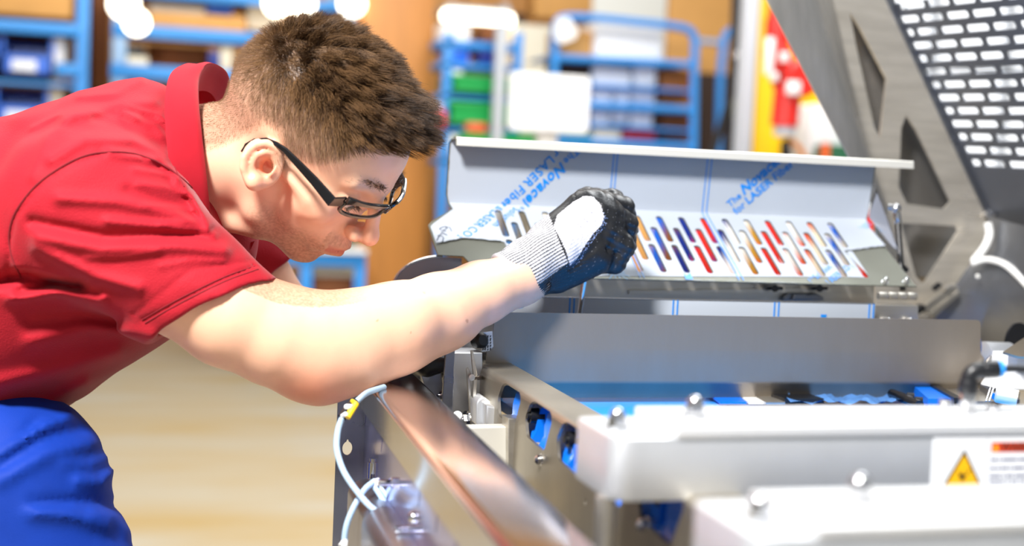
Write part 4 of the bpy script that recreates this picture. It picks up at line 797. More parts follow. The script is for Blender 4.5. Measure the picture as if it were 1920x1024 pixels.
mk('forearm', tube(cr([onY(1478, 160, RY), onY(1474, 200, RY), onY(1470, 236, RY)]), [0.062]*13, 18), REDP, rb)
mk('wrist', lathe(onY(1472, 236, RY), (0, 0, -1), [(0, 0.045), (0.005, 0.05), (0.045, 0.05), (0.05, 0.04)], 20), GREYP, rb)
mk('tool', tube([onY(1472, 262, RY), onY(1474, 300, RY), onY(1480, 330, RY)], [0.02, 0.03, 0.012], 12), BLACKP, rb)
mk('tool_hose', tube(cr([onY(1480, 262, RY), onY(1500, 280, RY), onY(1512, 310, RY)]), 0.014, 8), mat('hose_orange', 'd98a3c', 0.5), rb)
for q in ((1478, 152, 1502, 178), (1438, 70, 1452, 140), (1448, 136, 1460, 152), (1466, 98, 1480, 116)): mk('service_cover', bx(*q, RY-0.10, 0.03, 0.006), PAPER, rb)
one('white_bin', bx(1522, 196, 1600, 300, 5.75, 0.25, 0.03), PAPER, 'white rounded bin right of the red robot arm', 'bin')
one('orange_canister', bx(1544, 268, 1556, 300, 5.6, 0.03, 0.004, True), mat('orange_cap', 'e2632a', 0.4), 'small orange strip beside the white bin', 'strip')
one('green_crate_box', bx(1556, 272, 1620, 330, 5.6, 0.2, 0.01, True), mat('dark_green_box', '1d5a3c', 0.5), 'dark green box beside the hood edge', 'box')

# glowing panel added behind the hood for brightness and reflections, coloured boxes on the bench seen through the slots
g = bx(1600, -160, 2150, 420, 10.6, 0.06, 0.01); v = np.array(g[0]); lo, hi = v.min(0), v.max(0)
wn = mk('added_glow_panel', box(lo, hi), mat('glow_panel_white', 'f4f7fb', 0.3, emit=1.1), kind='structure')
for i in range(5): x = lo[0]+(hi[0]-lo[0])*i/4; mk('glow_panel_bar', box((x-0.03, lo[1]-0.05, lo[2]), (x+0.03, lo[1], hi[2]), 0.004), GREYP, wn)
for z in (lo[2], (lo[2]+hi[2])/2, hi[2]): mk('glow_panel_bar', box((lo[0], lo[1]-0.05, z-0.03), (hi[0], lo[1], z+0.03), 0.004), GREYP, wn)
BY = 5.0
a, b = onY(1090, 520, BY), onY(1720, 520, BY); r = thing('work_bench', ((a.x+b.x)/2, BY+0.2, 0), 'long bench with coloured boxes seen through the flap slots', 'bench')
mk('bench_top', box((a.x, BY-0.05, a.z-0.05), (b.x, BY+0.45, a.z), 0.005), CARTOND, r)
for x in (a.x+0.05, b.x-0.05): mk('bench_leg', box((x-0.03, BY, 0), (x+0.03, BY+0.06, a.z-0.05)), RACKB, r); mk('bench_leg', box((x-0.03, BY+0.36, 0), (x+0.03, BY+0.42, a.z-0.05)), RACKB, r)
ROWC = [('brown', CARTOND, 1120, 60), ('orange', CARTON, 1182, 46), ('blue', BINB, 1230, 22), ('brown', CARTOND, 1254, 20), ('navy', BIND, 1276, 34), ('red', REDP, 1312, 38), ('navy', BIND, 1352, 18), ('white', PAPER, 1372, 40), ('ochre', mat('ochre_box', 'c9962e', 0.5), 1414, 20), ('red', REDP, 1436, 44), ('white', PAPER, 1482, 26), ('red', mat('red_orange', 'e2552e', 0.4), 1510, 22), ('cream', CREAM, 1534, 30), ('blue', BINB, 1566, 18), ('grey', mat('grey_box', 'c9c4be', 0.6), 1586, 40), ('red', REDP, 1628, 26)]
seen = {}
for nm, m, x0, w_ in ROWC:
    seen[nm] = seen.get(nm, 0)+1; t = onY(x0, 400-(x0*7) % 18, BY); u = onY(x0+w_-1, 520, BY)
    gq = box((t.x, BY+0.05, a.z), (u.x, BY+0.33, t.z), 0.006); nth = ['first', 'second', 'third', 'fourth'][seen[nm]-1]; many = sum(1 for q in ROWC if q[0] == nm)
    one('storage_box', gq, m, (f'{nm} box on the bench behind the flap slots' if many == 1 else f'{nm} box behind the flap slots, {nth} {nm} one from the gloved fist'), 'box')
# ================================================================== PERSON (bodies are grown from smooth distance fields)
def Q(px, py, d): return np.array([(px-CXP)/FPX*d, -(py-CYP)/FPX*d, -d], dtype=np.float32)
MC = np.array([[CR.x, CU.x, -CF.x], [CR.y, CU.y, -CF.y], [CR.z, CU.z, -CF.z]]); CAMN = np.array(CAM)
def c2w(v): return np.asarray(v, dtype=float) @ MC.T + CAMN
def rc(p, a, b, ra, rb):
    a = np.asarray(a, np.float32); b = np.asarray(b, np.float32); ba = b-a; pa = p-a; t = np.clip(pa @ ba/np.float32(ba @ ba+1e-12), 0, 1)
    q = pa-t[:, None]*ba; return np.sqrt((q*q).sum(1))-(ra+(rb-ra)*t)
def sph(p, c, r): q = p-np.asarray(c, np.float32); return np.sqrt((q*q).sum(1))-r
def ell(p, c, r):
    r = np.asarray(r, np.float32); q = (p-np.asarray(c, np.float32))/r; k0 = np.sqrt((q*q).sum(1)); k1 = np.sqrt(((q/r)**2).sum(1))+1e-9; return k0*(k0-1)/k1
def smin(a, b, k): h = np.clip(0.5+0.5*(b-a)/k, 0, 1); return b+(a-b)*h-k*h*(1-h)
def smax(a, b, k): return -smin(-a, -b, k)
def chain(p, pts, rs, k=None):
    d = None
    for i in range(len(pts)-1):
        e = rc(p, pts[i], pts[i+1], rs[i], rs[i+1]); d = e if d is None else (np.minimum(d, e) if not k else smin(d, e, k))
    return d
def masked(p, c, R, fn):
    q = p-np.asarray(c, np.float32); dist = np.sqrt((q*q).sum(1)); d = (dist-R+0.03).astype(np.float32); m = dist < R
    d = np.maximum(d, 0.02)
    if m.any(): d[m] = fn(p[m])
    return d
def mesh_sdf(f, lo, hi, h, B=12, pad=1.5):
    lo = np.asarray(lo, np.float32); s = B*h; nb = np.ceil((np.asarray(hi)-lo)/s).astype(int)
    I = np.stack(np.meshgrid(*[np.arange(n) for n in nb], indexing='ij'), -1).reshape(-1, 3)
    cen = lo+(I+0.5)*s; val = f(cen.astype(np.float32)); I = I[np.abs(val) < s*0.87*pad+h]
    NC = nb*B+2; g1 = np.arange(B+1); G = np.stack(np.meshgrid(g1, g1, g1, indexing='ij'), -1)
    cor = np.array([[i, j, k] for i in (0, 1) for j in (0, 1) for k in (0, 1)]); ed = [(a, b) for a in range(8) for b in range(a+1, 8) if np.abs(cor[a]-cor[b]).sum() == 1]
    KEY, POS, QE = [], [], []
    for c0 in range(0, len(I), 400):
        b = I[c0:c0+400]; gi = b[:, None, None, None, :]*B+G[None]; v = f((lo+gi.reshape(-1, 3)*h).astype(np.float32)).reshape(len(b), B+1, B+1, B+1)
        cv = np.stack([v[:, i:B+i, j:B+j, k:B+k] for i, j, k in cor], -1); neg = cv < 0; mix = neg.any(-1) & ~neg.all(-1)
        w = np.argwhere(mix); 
        if not len(w): continue
        c = cv[mix]; gidx = b[w[:, 0]]*B+w[:, 1:]
        acc = np.zeros((len(c), 3)); cnt = np.zeros(len(c))
        for a, e in ed:
            va, ve = c[:, a], c[:, e]; x = (va < 0) != (ve < 0); t = np.where(x, va/(va-ve+1e-20), 0)
            acc += x[:, None]*(cor[a]+t[:, None]*(cor[e]-cor[a])); cnt += x
        POS.append(lo+(gidx+acc/cnt[:, None])*h); KEY.append((gidx[:, 0]*NC[1]+gidx[:, 1])*NC[2]+gidx[:, 2])
        for ax, e in ((0, 4), (1, 2), (2, 1)):
            x = (c[:, 0] < 0) != (c[:, e] < 0); QE.append((gidx[x], np.full(x.sum(), ax), c[x, 0] < 0))
    KEY = np.concatenate(KEY); POS = np.concatenate(POS); o = np.argsort(KEY); KEY = KEY[o]; POS = POS[o]; F = []
    for gidx, ax, ng in QE:
        if not len(gidx): continue
        a = ax[0]; u, w = [(1, 2), (2, 0), (0, 1)][a]; ids = []; ok = np.ones(len(gidx), bool)
        for du, dw in ((-1, -1), (0, -1), (0, 0), (-1, 0)):
            g = gidx.copy(); g[:, u] += du; g[:, w] += dw; k = (g[:, 0]*NC[1]+g[:, 1])*NC[2]+g[:, 2]; j = np.clip(np.searchsorted(KEY, k), 0, len(KEY)-1); ok &= KEY[j] == k; ids.append(j)
        q = np.stack(ids, 1); q[~ng] = q[~ng][:, ::-1]; F.append(q[ok])
    return POS, np.concatenate(F)
def mesh_obj(name, V, F, m, parent, label=None, smooth_iter=0):
    W = c2w(V)-np.array(ROOT[parent.name]); me = bpy.data.meshes.new(name); me.vertices.add(len(W)); me.vertices.foreach_set('co', W.astype(np.float32).ravel())
    me.loops.add(len(F)*4); me.loops.foreach_set('vertex_index', F.astype(np.int32).ravel()); me.polygons.add(len(F)); me.polygons.foreach_set('loop_start', np.arange(0, len(F)*4, 4, dtype=np.int32)); me.polygons.foreach_set('use_smooth', np.ones(len(F), bool))
    me.update(calc_edges=True); me.validate(); me.materials.append(m); o = bpy.data.objects.new(name, me); COL.objects.link(o); o.parent = parent; ROOT[o.name] = ROOT[parent.name]
    return tag(o, label)
def relax(V, F, n, lam=0.5):
    for _ in range(n):
        acc = np.zeros_like(V); cnt = np.zeros(len(V))
        for i in range(4):
            for j in ((i+1) % 4, (i+3) % 4): np.add.at(acc, F[:, i], V[F[:, j]]); np.add.at(cnt, F[:, i], 1)
        V = V*(1-lam)+lam*acc/np.maximum(cnt, 1)[:, None]
    return V
def vcol(o, name, C):
    a = o.data.color_attributes.new(name, 'FLOAT_COLOR', 'POINT'); c = np.ones((len(C), 4), np.float32); c[:, :3] = C; a.data.foreach_set('color', c.ravel())
def lin(c): return np.array(srgb(c)[:3])
def sstep(x, a, b): t = np.clip((x-a)/(b-a), 0, 1); return t*t*(3-2*t)
def pxof(V): return CXP+FPX*V[:, 0]/-V[:, 2], CYP-FPX*V[:, 1]/-V[:, 2]
def segd(X, Y, pts):                      # distance in the picture-parallel plane to a polyline
    d = None
    for (a, b), (c, e) in zip(pts, pts[1:]):
        ux, uy = c-a, e-b; t = np.clip(((X-a)*ux+(Y-b)*uy)/(ux*ux+uy*uy), 0, 1); q = np.hypot(X-a-t*ux, Y-b-t*uy); d = q if d is None else np.minimum(d, q)
    return d
def inpoly(X, Y, poly):
    r = np.zeros(len(X), bool); n = len(poly)
    for i in range(n):
        x0, y0 = poly[i]; x1, y1 = poly[i-1]; c = ((y0 > Y) != (y1 > Y)) & (X < (x1-x0)*(Y-y0)/(y1-y0+1e-12)+x0); r ^= c
    return r
# --- head frame
PITCH, LEAN, TURN = math.radians(43), math.radians(24), math.radians(8)
F0 = np.array([math.cos(PITCH), -math.sin(PITCH), 0]); U0 = np.array([math.sin(PITCH), math.cos(PITCH), 0]); L0 = np.array([0, 0, 1.0])
HF = F0*math.cos(TURN)+L0*math.sin(TURN); L1_ = L0*math.cos(TURN)-F0*math.sin(TURN)
HU = U0*math.cos(LEAN)+L1_*math.sin(LEAN); HLt = L1_*math.cos(LEAN)-U0*math.sin(LEAN)
HM = np.stack([HF, HLt, HU]).astype(np.float32)
HE = Q(497, 294, 1.385)-HLt.astype(np.float32)*0.074
HS = 1.0
def toh(p): return ((p-HE) @ HM.T)*np.float32(1000.0/HS)
def fromh(q): return np.asarray(q, np.float32)*(HS/1000.0) @ HM + HE
def head_sdf(p):
    h = toh(p); y = np.abs(h[:, 1]); s = np.stack([h[:, 0], y, h[:, 2]], 1)
    d = ell(h, (-6, 0, 46), (96, 75, 82)); d = smin(d, ell(h, (-38, 0, 26), (58, 64, 58)), 30); d = smin(d, ell(h, (36, 0, 46), (66, 62, 62)), 18)
    d = smin(d, ell(s, (48, 0, -14), (46, 55, 62)), 22); d = smin(d, ell(s, (32, 0, -50), (46, 48, 38)), 22)
    d = smin(d, rc(s, (6, 52, -34), (17, 47, -66), 13, 11), 16); d = smin(d, rc(s, (17, 47, -66), (63, 12, -87), 12, 13), 14)
    d = smin(d, sph(s, (71, 0, -85), 14.5), 12); d = smin(d, ell(s, (62, 44, -14), (24, 19, 21)), 14); d = smin(d, rc(s, (58, 57, -6), (8, 68, 0), 7, 6), 12)
    d = smin(d, ell(s, (80, 0, -52), (25, 28, 25)), 12)
    d = smin(d, rc(s, (95, 6, 30), (82, 42, 32), 9, 8), 10)
    d = smax(d, -sph(s, (98, 33, 9), 14.5), 9)
    eye = sph(s, (80.5, 32, 9), 13.6); eye = smax(eye, -ell(s, (94, 33, 5.5), (8, 12.5, 2.6)), 1.2); d = smin(d, eye, 3.0)
    d = smin(d, rc(s, (98, 0, 22), (115, 0, -15), 6.5, 8), 7); d = smin(d, sph(s, (118.5, 0, -22), 10.2), 6); d = smin(d, sph(s, (106, 0, -29), 9), 6)
    d = smin(d, ell(s, (105, 12, -27), (10, 7.5, 8)), 4); d = smax(d, -ell(s, (110, 6.5, -34), (5.5, 3.2, 4)), 2)
    d = smin(d, rc(s, (103.5, 3, -50), (92, 23, -55), 4.6, 2.6), 5); d = smin(d, rc(s, (101, 0, -61), (91, 21, -57), 5.2, 3.0), 5)
    d = smax(d, -rc(s, (108, 0, -55.5), (90, 26, -56), 1.5, 1.2), 2.2)
    d = smax(d, -rc(s, (102, 22, -30), (90, 33, -54), 1.4, 1.2), 9)
    d = smax(d, -rc(s, (97, 0, -70), (88, 14, -70), 2.5, 1.5), 10)
    return d*np.float32(HS/1000.0)
EARD = 1.372
def eq(x, y, dz=0.0): return Q(x, y, EARD-dz)
def ear_sdf(p):
    c = eq(489, 308); d = ell(p, eq(491, 306, -0.004), (0.022, 0.026, 0.008)); d = smin(d, ell(p, eq(478, 336, 0.0), (0.010, 0.012, 0.006)), 0.006)
    d = smax(d, -ell(p, eq(494, 306, 0.008), (0.015, 0.020, 0.007)), 0.003)
    hx = [(528, 304, -.004), (526, 288, 0.0), (517, 276, .002), (500, 269, .004), (482, 271, .006), (467, 281, .008), (458, 296, .009), (456, 314, .008), (462, 332, .005), (472, 345, .003)]
    d = smin(d, chain(p, [eq(*q) for q in hx], [.003, .0038, .0042, .0046, .0048, .0046, .0044, .0042, .0042, .0045]), 0.0018)
    ah = [(512, 288, .001), (496, 286, .004), (480, 292, .006), (472, 306, .006), (474, 322, .005), (486, 333, .003)]
    d = smin(d, chain(p, [eq(*q) for q in ah], [.002, .0034, .0038, .0036, .0034, .0038]), 0.002)
    d = smin(d, sph(p, eq(506, 321, .002), 0.0055), 0.004); d = smin(d, sph(p, eq(476, 341, .003), 0.0075), 0.005); d = smax(d, -ell(p, eq(498, 312, .004), (.0065, .0085, .010)), .003)
    return d
ARM_R = [(165, 400, 1.375, .056), (330, 525, 1.375, .053), (430, 590, 1.385, .0525), (520, 628, 1.40, .052), (590, 660, 1.415, .049)]
FORE_R = [(590, 662, 1.415, .047), (660, 645, 1.425, .0485), (740, 618, 1.445, .046), (820, 585, 1.475, .041), (900, 550, 1.515, .0345), (975, 522, 1.555, .030), (1040, 490, 1.585, .028)]
ARM_L = [(290, 380, 1.66, .054), (400, 440, 1.70, .050), (480, 520, 1.71, .042), (535, 600, 1.72, .041), (560, 640, 1.72, .042), (660, 650, 1.66, .036), (760, 648, 1.60, .030)]
def chq(p, L, k=None): return chain(p, [Q(*q[:3]) for q in L], [q[3] for q in L], k)
def body_sdf(p):
    d = masked(p, HE+HM[0]*0.02, 0.19, head_sdf)
    d = np.minimum(d, 0.5)
    nk = rc(p, Q(476, 292, 1.462), Q(340, 312, 1.505), .0605, .066); d = smin(d, nk, 0.022)
    d = smin(d, rc(p, Q(400, 405, 1.47), Q(480, 425, 1.455), .014, .012), .022)
    d = smin(d, masked(p, eq(489, 308), 0.055, ear_sdf), 0.004); d = smax(d, -ell(p, eq(499, 312, 0.0), (.0065, .0080, .014)), .004)
    z = p.copy(); z[:, 2] = (z[:, 2]+1.53)/1.15-1.53
    t = smin(rc(z, Q(255, 290, 1.52), Q(-100, 440, 1.52), .062, .10), rc(z, Q(225, 430, 1.52), Q(-160, 600, 1.52), .112, .14), .03); d = smin(d, t, 0.03)
    a = chq(p, ARM_R, 0.01); f = chq(p, FORE_R, 0.01); ar = smin(a, f, 0.018)
    ar = smin(ar, rc(p, Q(566, 705, 1.405), Q(604, 712, 1.41), .017, .020), 0.022)      # point of the elbow
    ar = smin(ar, rc(p, Q(650, 688, 1.425), Q(860, 608, 1.48), .018, .010), 0.03)      # ulnar edge
    ar = smin(ar, rc(p, Q(610, 610, 1.40), Q(760, 590, 1.43), .030, .026), 0.03)       # brachioradialis
    d = smin(d, ar, 0.02); d = smin(d, chq(p, ARM_L, 0.01), 0.02)
    return d
hipw = P(-30, 830, 1.54)
PERS = thing('person', (hipw.x, hipw.y, 0), 'person in red polo shirt and blue trousers bending over the machine with gloved hand', 'person')
V, F = mesh_sdf(body_sdf, (-0.90, -0.36, -1.80), (0.12, 0.36, -1.24), 0.0021)
print('BODY', len(V))
V = relax(V, F, 1, 0.4)
hh = toh(V.astype(np.float32)); X, Y = pxof(V)
headm = np.linalg.norm(V-(HE+HM[0]*0.0), axis=1) < 0.19
# --- hairline mask in the head frame: side profile polygon (x forward, z up)
HAIRPOLY = [(-120, -30), (-112, 20), (-110, 150), (60, 170), (112, 120), (106, 92), (96, 84), (82, 76), (68, 66), (60, 48), (46, 30), (26, 20), (21, 2), (12, -2), (10, 22), (-4, 34), (-20, 30), (-30, 8), (-48, -28), (-62, -48), (-90, -52)]
HP2 = [(x*1.0, z*1.0) for x, z in HAIRPOLY]
def hair_amt(h):
    ins = inpoly(h[:, 0], h[:, 2], HP2); dd = segd(h[:, 0], h[:, 2], HP2+HP2[:1]); return np.where(ins, np.clip(0.5+dd/14, 0, 1), np.clip(0.5-dd/8, 0, 1))
ha = hair_amt(hh)*headm
skin = np.tile(lin('f3be9f'), (len(V), 1))
redz = np.exp(-(((hh[:, 0]-112)/16)**2+(hh[:, 1]/14)**2+((hh[:, 2]+22)/14)**2))*headm; red2 = np.exp(-(((hh[:, 0]-70)/22)**2+((np.abs(hh[:, 1])-48)/18)**2+((hh[:, 2]+16)/18)**2))*headm
ear_m = np.exp(-(((X-488)/36)**2+((Y-308)/44)**2)**2)*(V[:, 2] > -1.40); elb = np.exp(-(((X-580)/70)**2+((Y-735)/40)**2))
k = np.clip(0.5*redz+0.30*red2+0.45*ear_m+0.6*elb, 0, 1)[:, None]; skin = skin*(1-k)+lin('d9714f')*k
lips = np.exp(-(((hh[:, 2]+55.5)/5.5)**2)**2)*(np.abs(hh[:, 1]) < 24)*(hh[:, 0] > 90)*headm; k = (0.75*lips)[:, None]; skin = skin*(1-k)+lin('b4584e')*k
beard = sstep(-hh[:, 2], 36, 62)*sstep(hh[:, 0], 5, 30)*headm*(hh[:, 2] > -118); mous = np.exp(-((hh[:, 2]+42)/7)**2)*(hh[:, 0] > 88)*(np.abs(hh[:, 1]) < 28)*headm
nz = RNG.random(len(V)); k = (np.clip(beard+mous, 0, 1)*(0.25+0.35*nz)*(1-lips))[:, None]; skin = skin*(1-k)+lin('8a5a43')*k
k = (ha*(0.55+0.4*sstep(hh[:, 2], 40, 80)))[:, None]; skin = skin*(1-k)+lin('66503f')*k
for (a, b, r) in ((795, 548, 3), (637, 604, 2), (707, 601, 2), (876, 602, 3), (771, 624, 2), (520, 560, 2)):
    k = (np.hypot(X-a, Y-b) < r)[:, None]*0.5; skin = skin*(1-k)+lin('9a5236')*k
SKIN = mat('skin', 'eeb08f', 0.42, 0.0, 0.06, 60, (1, 1, 1), 0.12, 700, 0.05, attr='skin_colour', sub=0.12, bdist=0.0006)
BODY = mesh_obj('body', V, F, SKIN, PERS); vcol(BODY, 'skin_colour', skin)
# --- eyes, brows and lashes
def hsphere(c, r, name, m, lab):
    bm = bmesh.new(); bmesh.ops.create_uvsphere(bm, u_segments=24, v_segments=16, radius=r*0.001); g = bm_geo(bm); w = c2w(fromh([c]))[0]; return mk(name, ([(a+w[0], b+w[1], d+w[2]) for a, b, d in g[0]], g[1]), m, PERS, lab)
EYEW = mat('eye_white', 'e9e2dc', 0.2)
for s in (1, -1):
    hsphere((80.2, 32*s, 9), 12.9, 'eye', EYEW, None); a, b = c2w(fromh([(91.2, 33*s, 4.2)]))[0], c2w(fromh([(93.3, 33.2*s, 3.2)]))[0]; mk('iris', cyl(a, b, 0.0052, 18), mat('iris', '4a5a58', 0.15), PERS)
# --- clothing
RED = mat('red_pique', 'a81526', 0.75, 0.0, 0.10, 40, (1, 1, 1), 0.55, 520, 0.0, spec=0.25, bdist=0.0008, sheen=0.12)
SHOUL = Q(165, 398, 1.385); CUFC = Q(395, 577, 1.385)
fold_r = [([(60, 330), (95, 250), (140, 215), (180, 212)], .0035, 12), ([(150, 180), (215, 176), (265, 150)], .0028, 8.064), ([(120, 222), (230, 196), (290, 190)], .0028, 8.96), ([(235, 212), (290, 236), (318, 262)], 0.0052, 8.96), ([(95, 300), (160, 262), (250, 262), (330, 300)], 0.0052, 10.752), ([(205, 285), (300, 300), (345, 340), (395, 420)], 0.0052, 8.96),
          ([(395, 432), (330, 402), (220, 378), (110, 372)], 0.0065, 11.648), ([(400, 440), (320, 425), (200, 415)], 0.0052, 8.064), ([(420, 470), (330, 462), (190, 470), (70, 445)], 0.0078, 12.544), ([(70, 465), (180, 520), (260, 540)], 0.0065, 11.648), ([(20, 560), (120, 545), (190, 560)], 0.0078, 11.648), ([(60, 640), (170, 615), (280, 630)], 0.0052, 16.128), ([(0, 720), (120, 690), (220, 660)], 0.0065, 17.92), ([(0, 790), (90, 760), (160, 720)], 0.0052, 14.336), ([(330, 345), (360, 370), (390, 430)], 0.0052, 7.168)]
fold_r += [(L, .0024, 5) for L in ([(330, 335), (300, 325), (250, 318)], [(345, 365), (310, 352), (260, 345)], [(360, 395), (325, 388), (270, 385)], [(375, 415), (345, 415), (300, 420)], [(30, 500), (70, 505), (120, 520)], [(30, 515), (80, 520), (140, 532)], [(280, 300), (320, 320), (350, 350)], [(240, 200), (290, 215), (330, 245)], [(300, 215), (320, 240), (330, 280)], [(60, 240), (110, 215), (170, 205)], [(300, 470), (240, 482), (160, 484)], [(420, 490), (360, 488), (300, 500)])]
fold_g = [([(180, 222), (205, 232), (232, 240), (300, 275)], .0026, 10), ([(15, 520), (18, 455), (28, 410), (70, 355), (130, 310), (200, 287), (260, 290), (330, 328)], 0.0023, 4.032), ([(395, 436), (330, 442), (200, 443), (60, 415)], 0.0062, 10.08), ([(395, 428), (330, 385), (240, 358)], 0.0041, 10.08), ([(0, 528), (50, 515), (110, 528), (150, 535)], 0.0124, 12.096), ([(40, 545), (100, 535), (180, 552)], 0.0072, 10.08), ([(220, 600), (150, 590), (60, 600)], 0.0052, 18.144), ([(140, 250), (185, 240), (225, 250)], .0012, 9), ([(270, 225), (310, 250), (330, 290)], 0.0030, 9.072), ([(470, 490), (360, 505), (250, 590)], 0.0017, 4.032), ([(478, 498), (368, 550), (268, 600)], 0.0023, 3.024)]
CN = np.array([0.44, -0.898, 0.0], np.float32); CN /= np.linalg.norm(CN)
CP0 = Q(395, 577, 1.385)
def shirt_sdf(p):
    z = p.copy(); z[:, 2] = (z[:, 2]+1.535)/1.32-1.535
    d = rc(z, Q(235, 425, 1.535), Q(-190, 598, 1.535), .135, .190)
    d = smin(d, rc(z, Q(255, 280, 1.52), Q(-100, 470, 1.52), .077, .11), .03)
    d = smin(d, rc(p, Q(330, 450, 1.52), Q(374, 456, 1.52), .070, .060), .04)
    d = smin(d, rc(p, Q(120, 305, 1.44), Q(215, 300, 1.44), .046, .042), .035)
    X, Y = pxof(p)
    hem = (-(p[:, 0]-Q(60, 806, 1.42)[0])*0.42-(p[:, 1]-Q(60, 806, 1.42)[1])*0.91)
    d = smax(d, hem, .006)
    ls = rc(p, Q(330, 395, 1.68), Q(495, 512, 1.71), .078, .066); ln = np.array([.70, -.70, -.1], np.float32); ls = smax(ls, (p-Q(508, 520, 1.71)) @ ln, .003); d = smin(d, ls, .035)
    sl = rc(p, SHOUL, Q(440, 607, 1.385), .084, .0630); sl = smin(sl, rc(p, SHOUL, Q(250, 330, 1.46), .078, .07), .03)
    cut = (p-CP0) @ CN; bow = 0.006*np.cos((X-395)/75.0)
    sl = smax(sl, cut+bow-0.004, .0025)
    inner = rc(p, Q(330, 525, 1.385), Q(470, 622, 1.385), .0560, .0555); sl = smax(sl, -smax(inner, -(cut+0.06), .004), .002)
    d = smin(d, sl, .030)
    near = sstep(p[:, 2], -1.58, -1.50)
    e = np.zeros(len(p), np.float32)
    m = near > 0
    if m.any():
        x, y = X[m], Y[m]; w = np.zeros(m.sum())
        for L, a, s in fold_r: w += a*np.exp(-(segd(x, y, L)/s)**2)
        for L, a, s in fold_g: w -= a*np.exp(-(segd(x, y, L)/s)**2)
        e[m] = w*near[m]
    e += 0.0016*np.sin(p[:, 0]*60+p[:, 1]*45+3*np.sin(p[:, 1]*38))*np.sin(p[:, 2]*35+p[:, 0]*22)
    return d-e
V, F = mesh_sdf(shirt_sdf, (-0.95, -0.36, -1.95), (-0.20, 0.30, -1.18), 0.0025)
print('SHIRT', len(V)); V = relax(V, F, 2, 0.5)
SHIRT = mesh_obj('polo_shirt', V, F, RED, PERS, 'red pique polo shirt with short sleeves')
def grid_mesh(name, rows, m, parent, lab=None, th=0.0, closed=False):
    g = surf([[Vector(c2w(p)) for p in r] for r in rows]); return mk(name, thick(g, th) if th else g, m, parent, lab, angle=60)
def crn(pts, n=5): return [np.array(v) for v in cr([Vector([float(x) for x in p]) for p in pts], n)]
edge = crn([Q(402, 446, 1.44), Q(397, 425, 1.425), Q(388, 340, 1.405), Q(378, 250, 1.41), Q(372, 185, 1.435), Q(374, 145, 1.47), Q(388, 123, 1.50), Q(410, 126, 1.535), Q(428, 146, 1.565), Q(434, 200, 1.60), Q(436, 300, 1.615), Q(440, 390, 1.60), Q(452, 440, 1.56)])
outer = crn([Q(398, 450, 1.425), Q(352, 395, 1.395), Q(322, 320, 1.383), Q(312, 250, 1.39), Q(311, 190, 1.41), Q(318, 150, 1.445), Q(332, 132, 1.49), Q(350, 128, 1.54), Q(362, 150, 1.59), Q(370, 220, 1.64), Q(376, 300, 1.655), Q(390, 400, 1.64), Q(440, 452, 1.58)])
inner = crn([Q(392, 440, 1.45), Q(380, 415, 1.44), Q(366, 340, 1.425), Q(356, 260, 1.43), Q(352, 210, 1.455), Q(356, 185, 1.475), Q(368, 172, 1.50), Q(390, 172, 1.53), Q(404, 186, 1.555), Q(412, 220, 1.58), Q(416, 300, 1.595), Q(420, 380, 1.585), Q(440, 430, 1.55)])
ctr = np.mean(edge, 0); rows = []
for i in range(len(edge)):
    e, o, q = edge[i], outer[i], inner[i]; out = (e-ctr); out /= np.linalg.norm(out)
    mid = (e+o)/2+out*0.003; rows.append([q, (q*0.35+e*0.65)+out*0.001, e-out*0.002, e+out*0.002+(e-o)*0.01, e*0.85+o*0.15+out*0.004, mid, o*0.8+e*0.2+out*0.005, o+out*0.003, o+out*0.0005+(e-o)*0.02])
REDC = mat('red_rib_collar', 'a81526', 0.8, 0.0, 0.08, 60, (1, 1, 1), 0.4, 1500, spec=0.2, bdist=0.0006, sheen=0.12)
grid_mesh('collar', rows, REDC, PERS, 'ribbed red collar', 0.0016)
grid_mesh('placket', [[Q(400, 470, 1.50), Q(440, 466, 1.50), Q(478, 452, 1.50)], [Q(410, 498, 1.50), Q(440, 496, 1.50), Q(466, 478, 1.50)]], RED, PERS, None, 0.002)
w = Vector(c2w(Q(450, 433, 1.487))); mk('button', lathe(w, -CF, [(0, 0.0045), (0.0015, 0.0045), (0.002, 0.0035), (0.0012, 0.003)], 18), mat('button_white', 'efe9e4', 0.3), PERS)
# seams and stitch lines lie on the cloth
SBV = BVHTree.FromPolygons([Vector(v) for v in c2w(V)], F.tolist())
def onshirt(px, py):
    r = ray(px, py).normalized(); h = SBV.ray_cast(CAM+r*1.0, r)[0]; return h-r*0.0002 if h else None
STI = mat('red_stitch', '7d0c1c', 0.85)
for nm, L, rr in (('armhole_seam', [(38, 520), (22, 480), (17, 440), (28, 400), (60, 355), (100, 322), (150, 295), (200, 285), (255, 289), (300, 306), (335, 330), (360, 352)], 0.0011), ('sleeve_hem', [(484, 505), (430, 524), (370, 552), (320, 578), (272, 606)], 0.0007), ('sleeve_hem', [(478, 499), (424, 518), (362, 547), (312, 573), (266, 600)], 0.0006), ('shoulder_seam', [(318, 150), (312, 200), (316, 260), (326, 310), (345, 350)], 0.0008)):
    q = [onshirt(*p) for p in [tuple(v[:2]) for v in cr([(x, y, 0) for x, y in L], 5)]]; q = [p for p in q if p]
    if len(q) > 3: mk(nm, tube(q, rr, 6), STI, SHIRT)
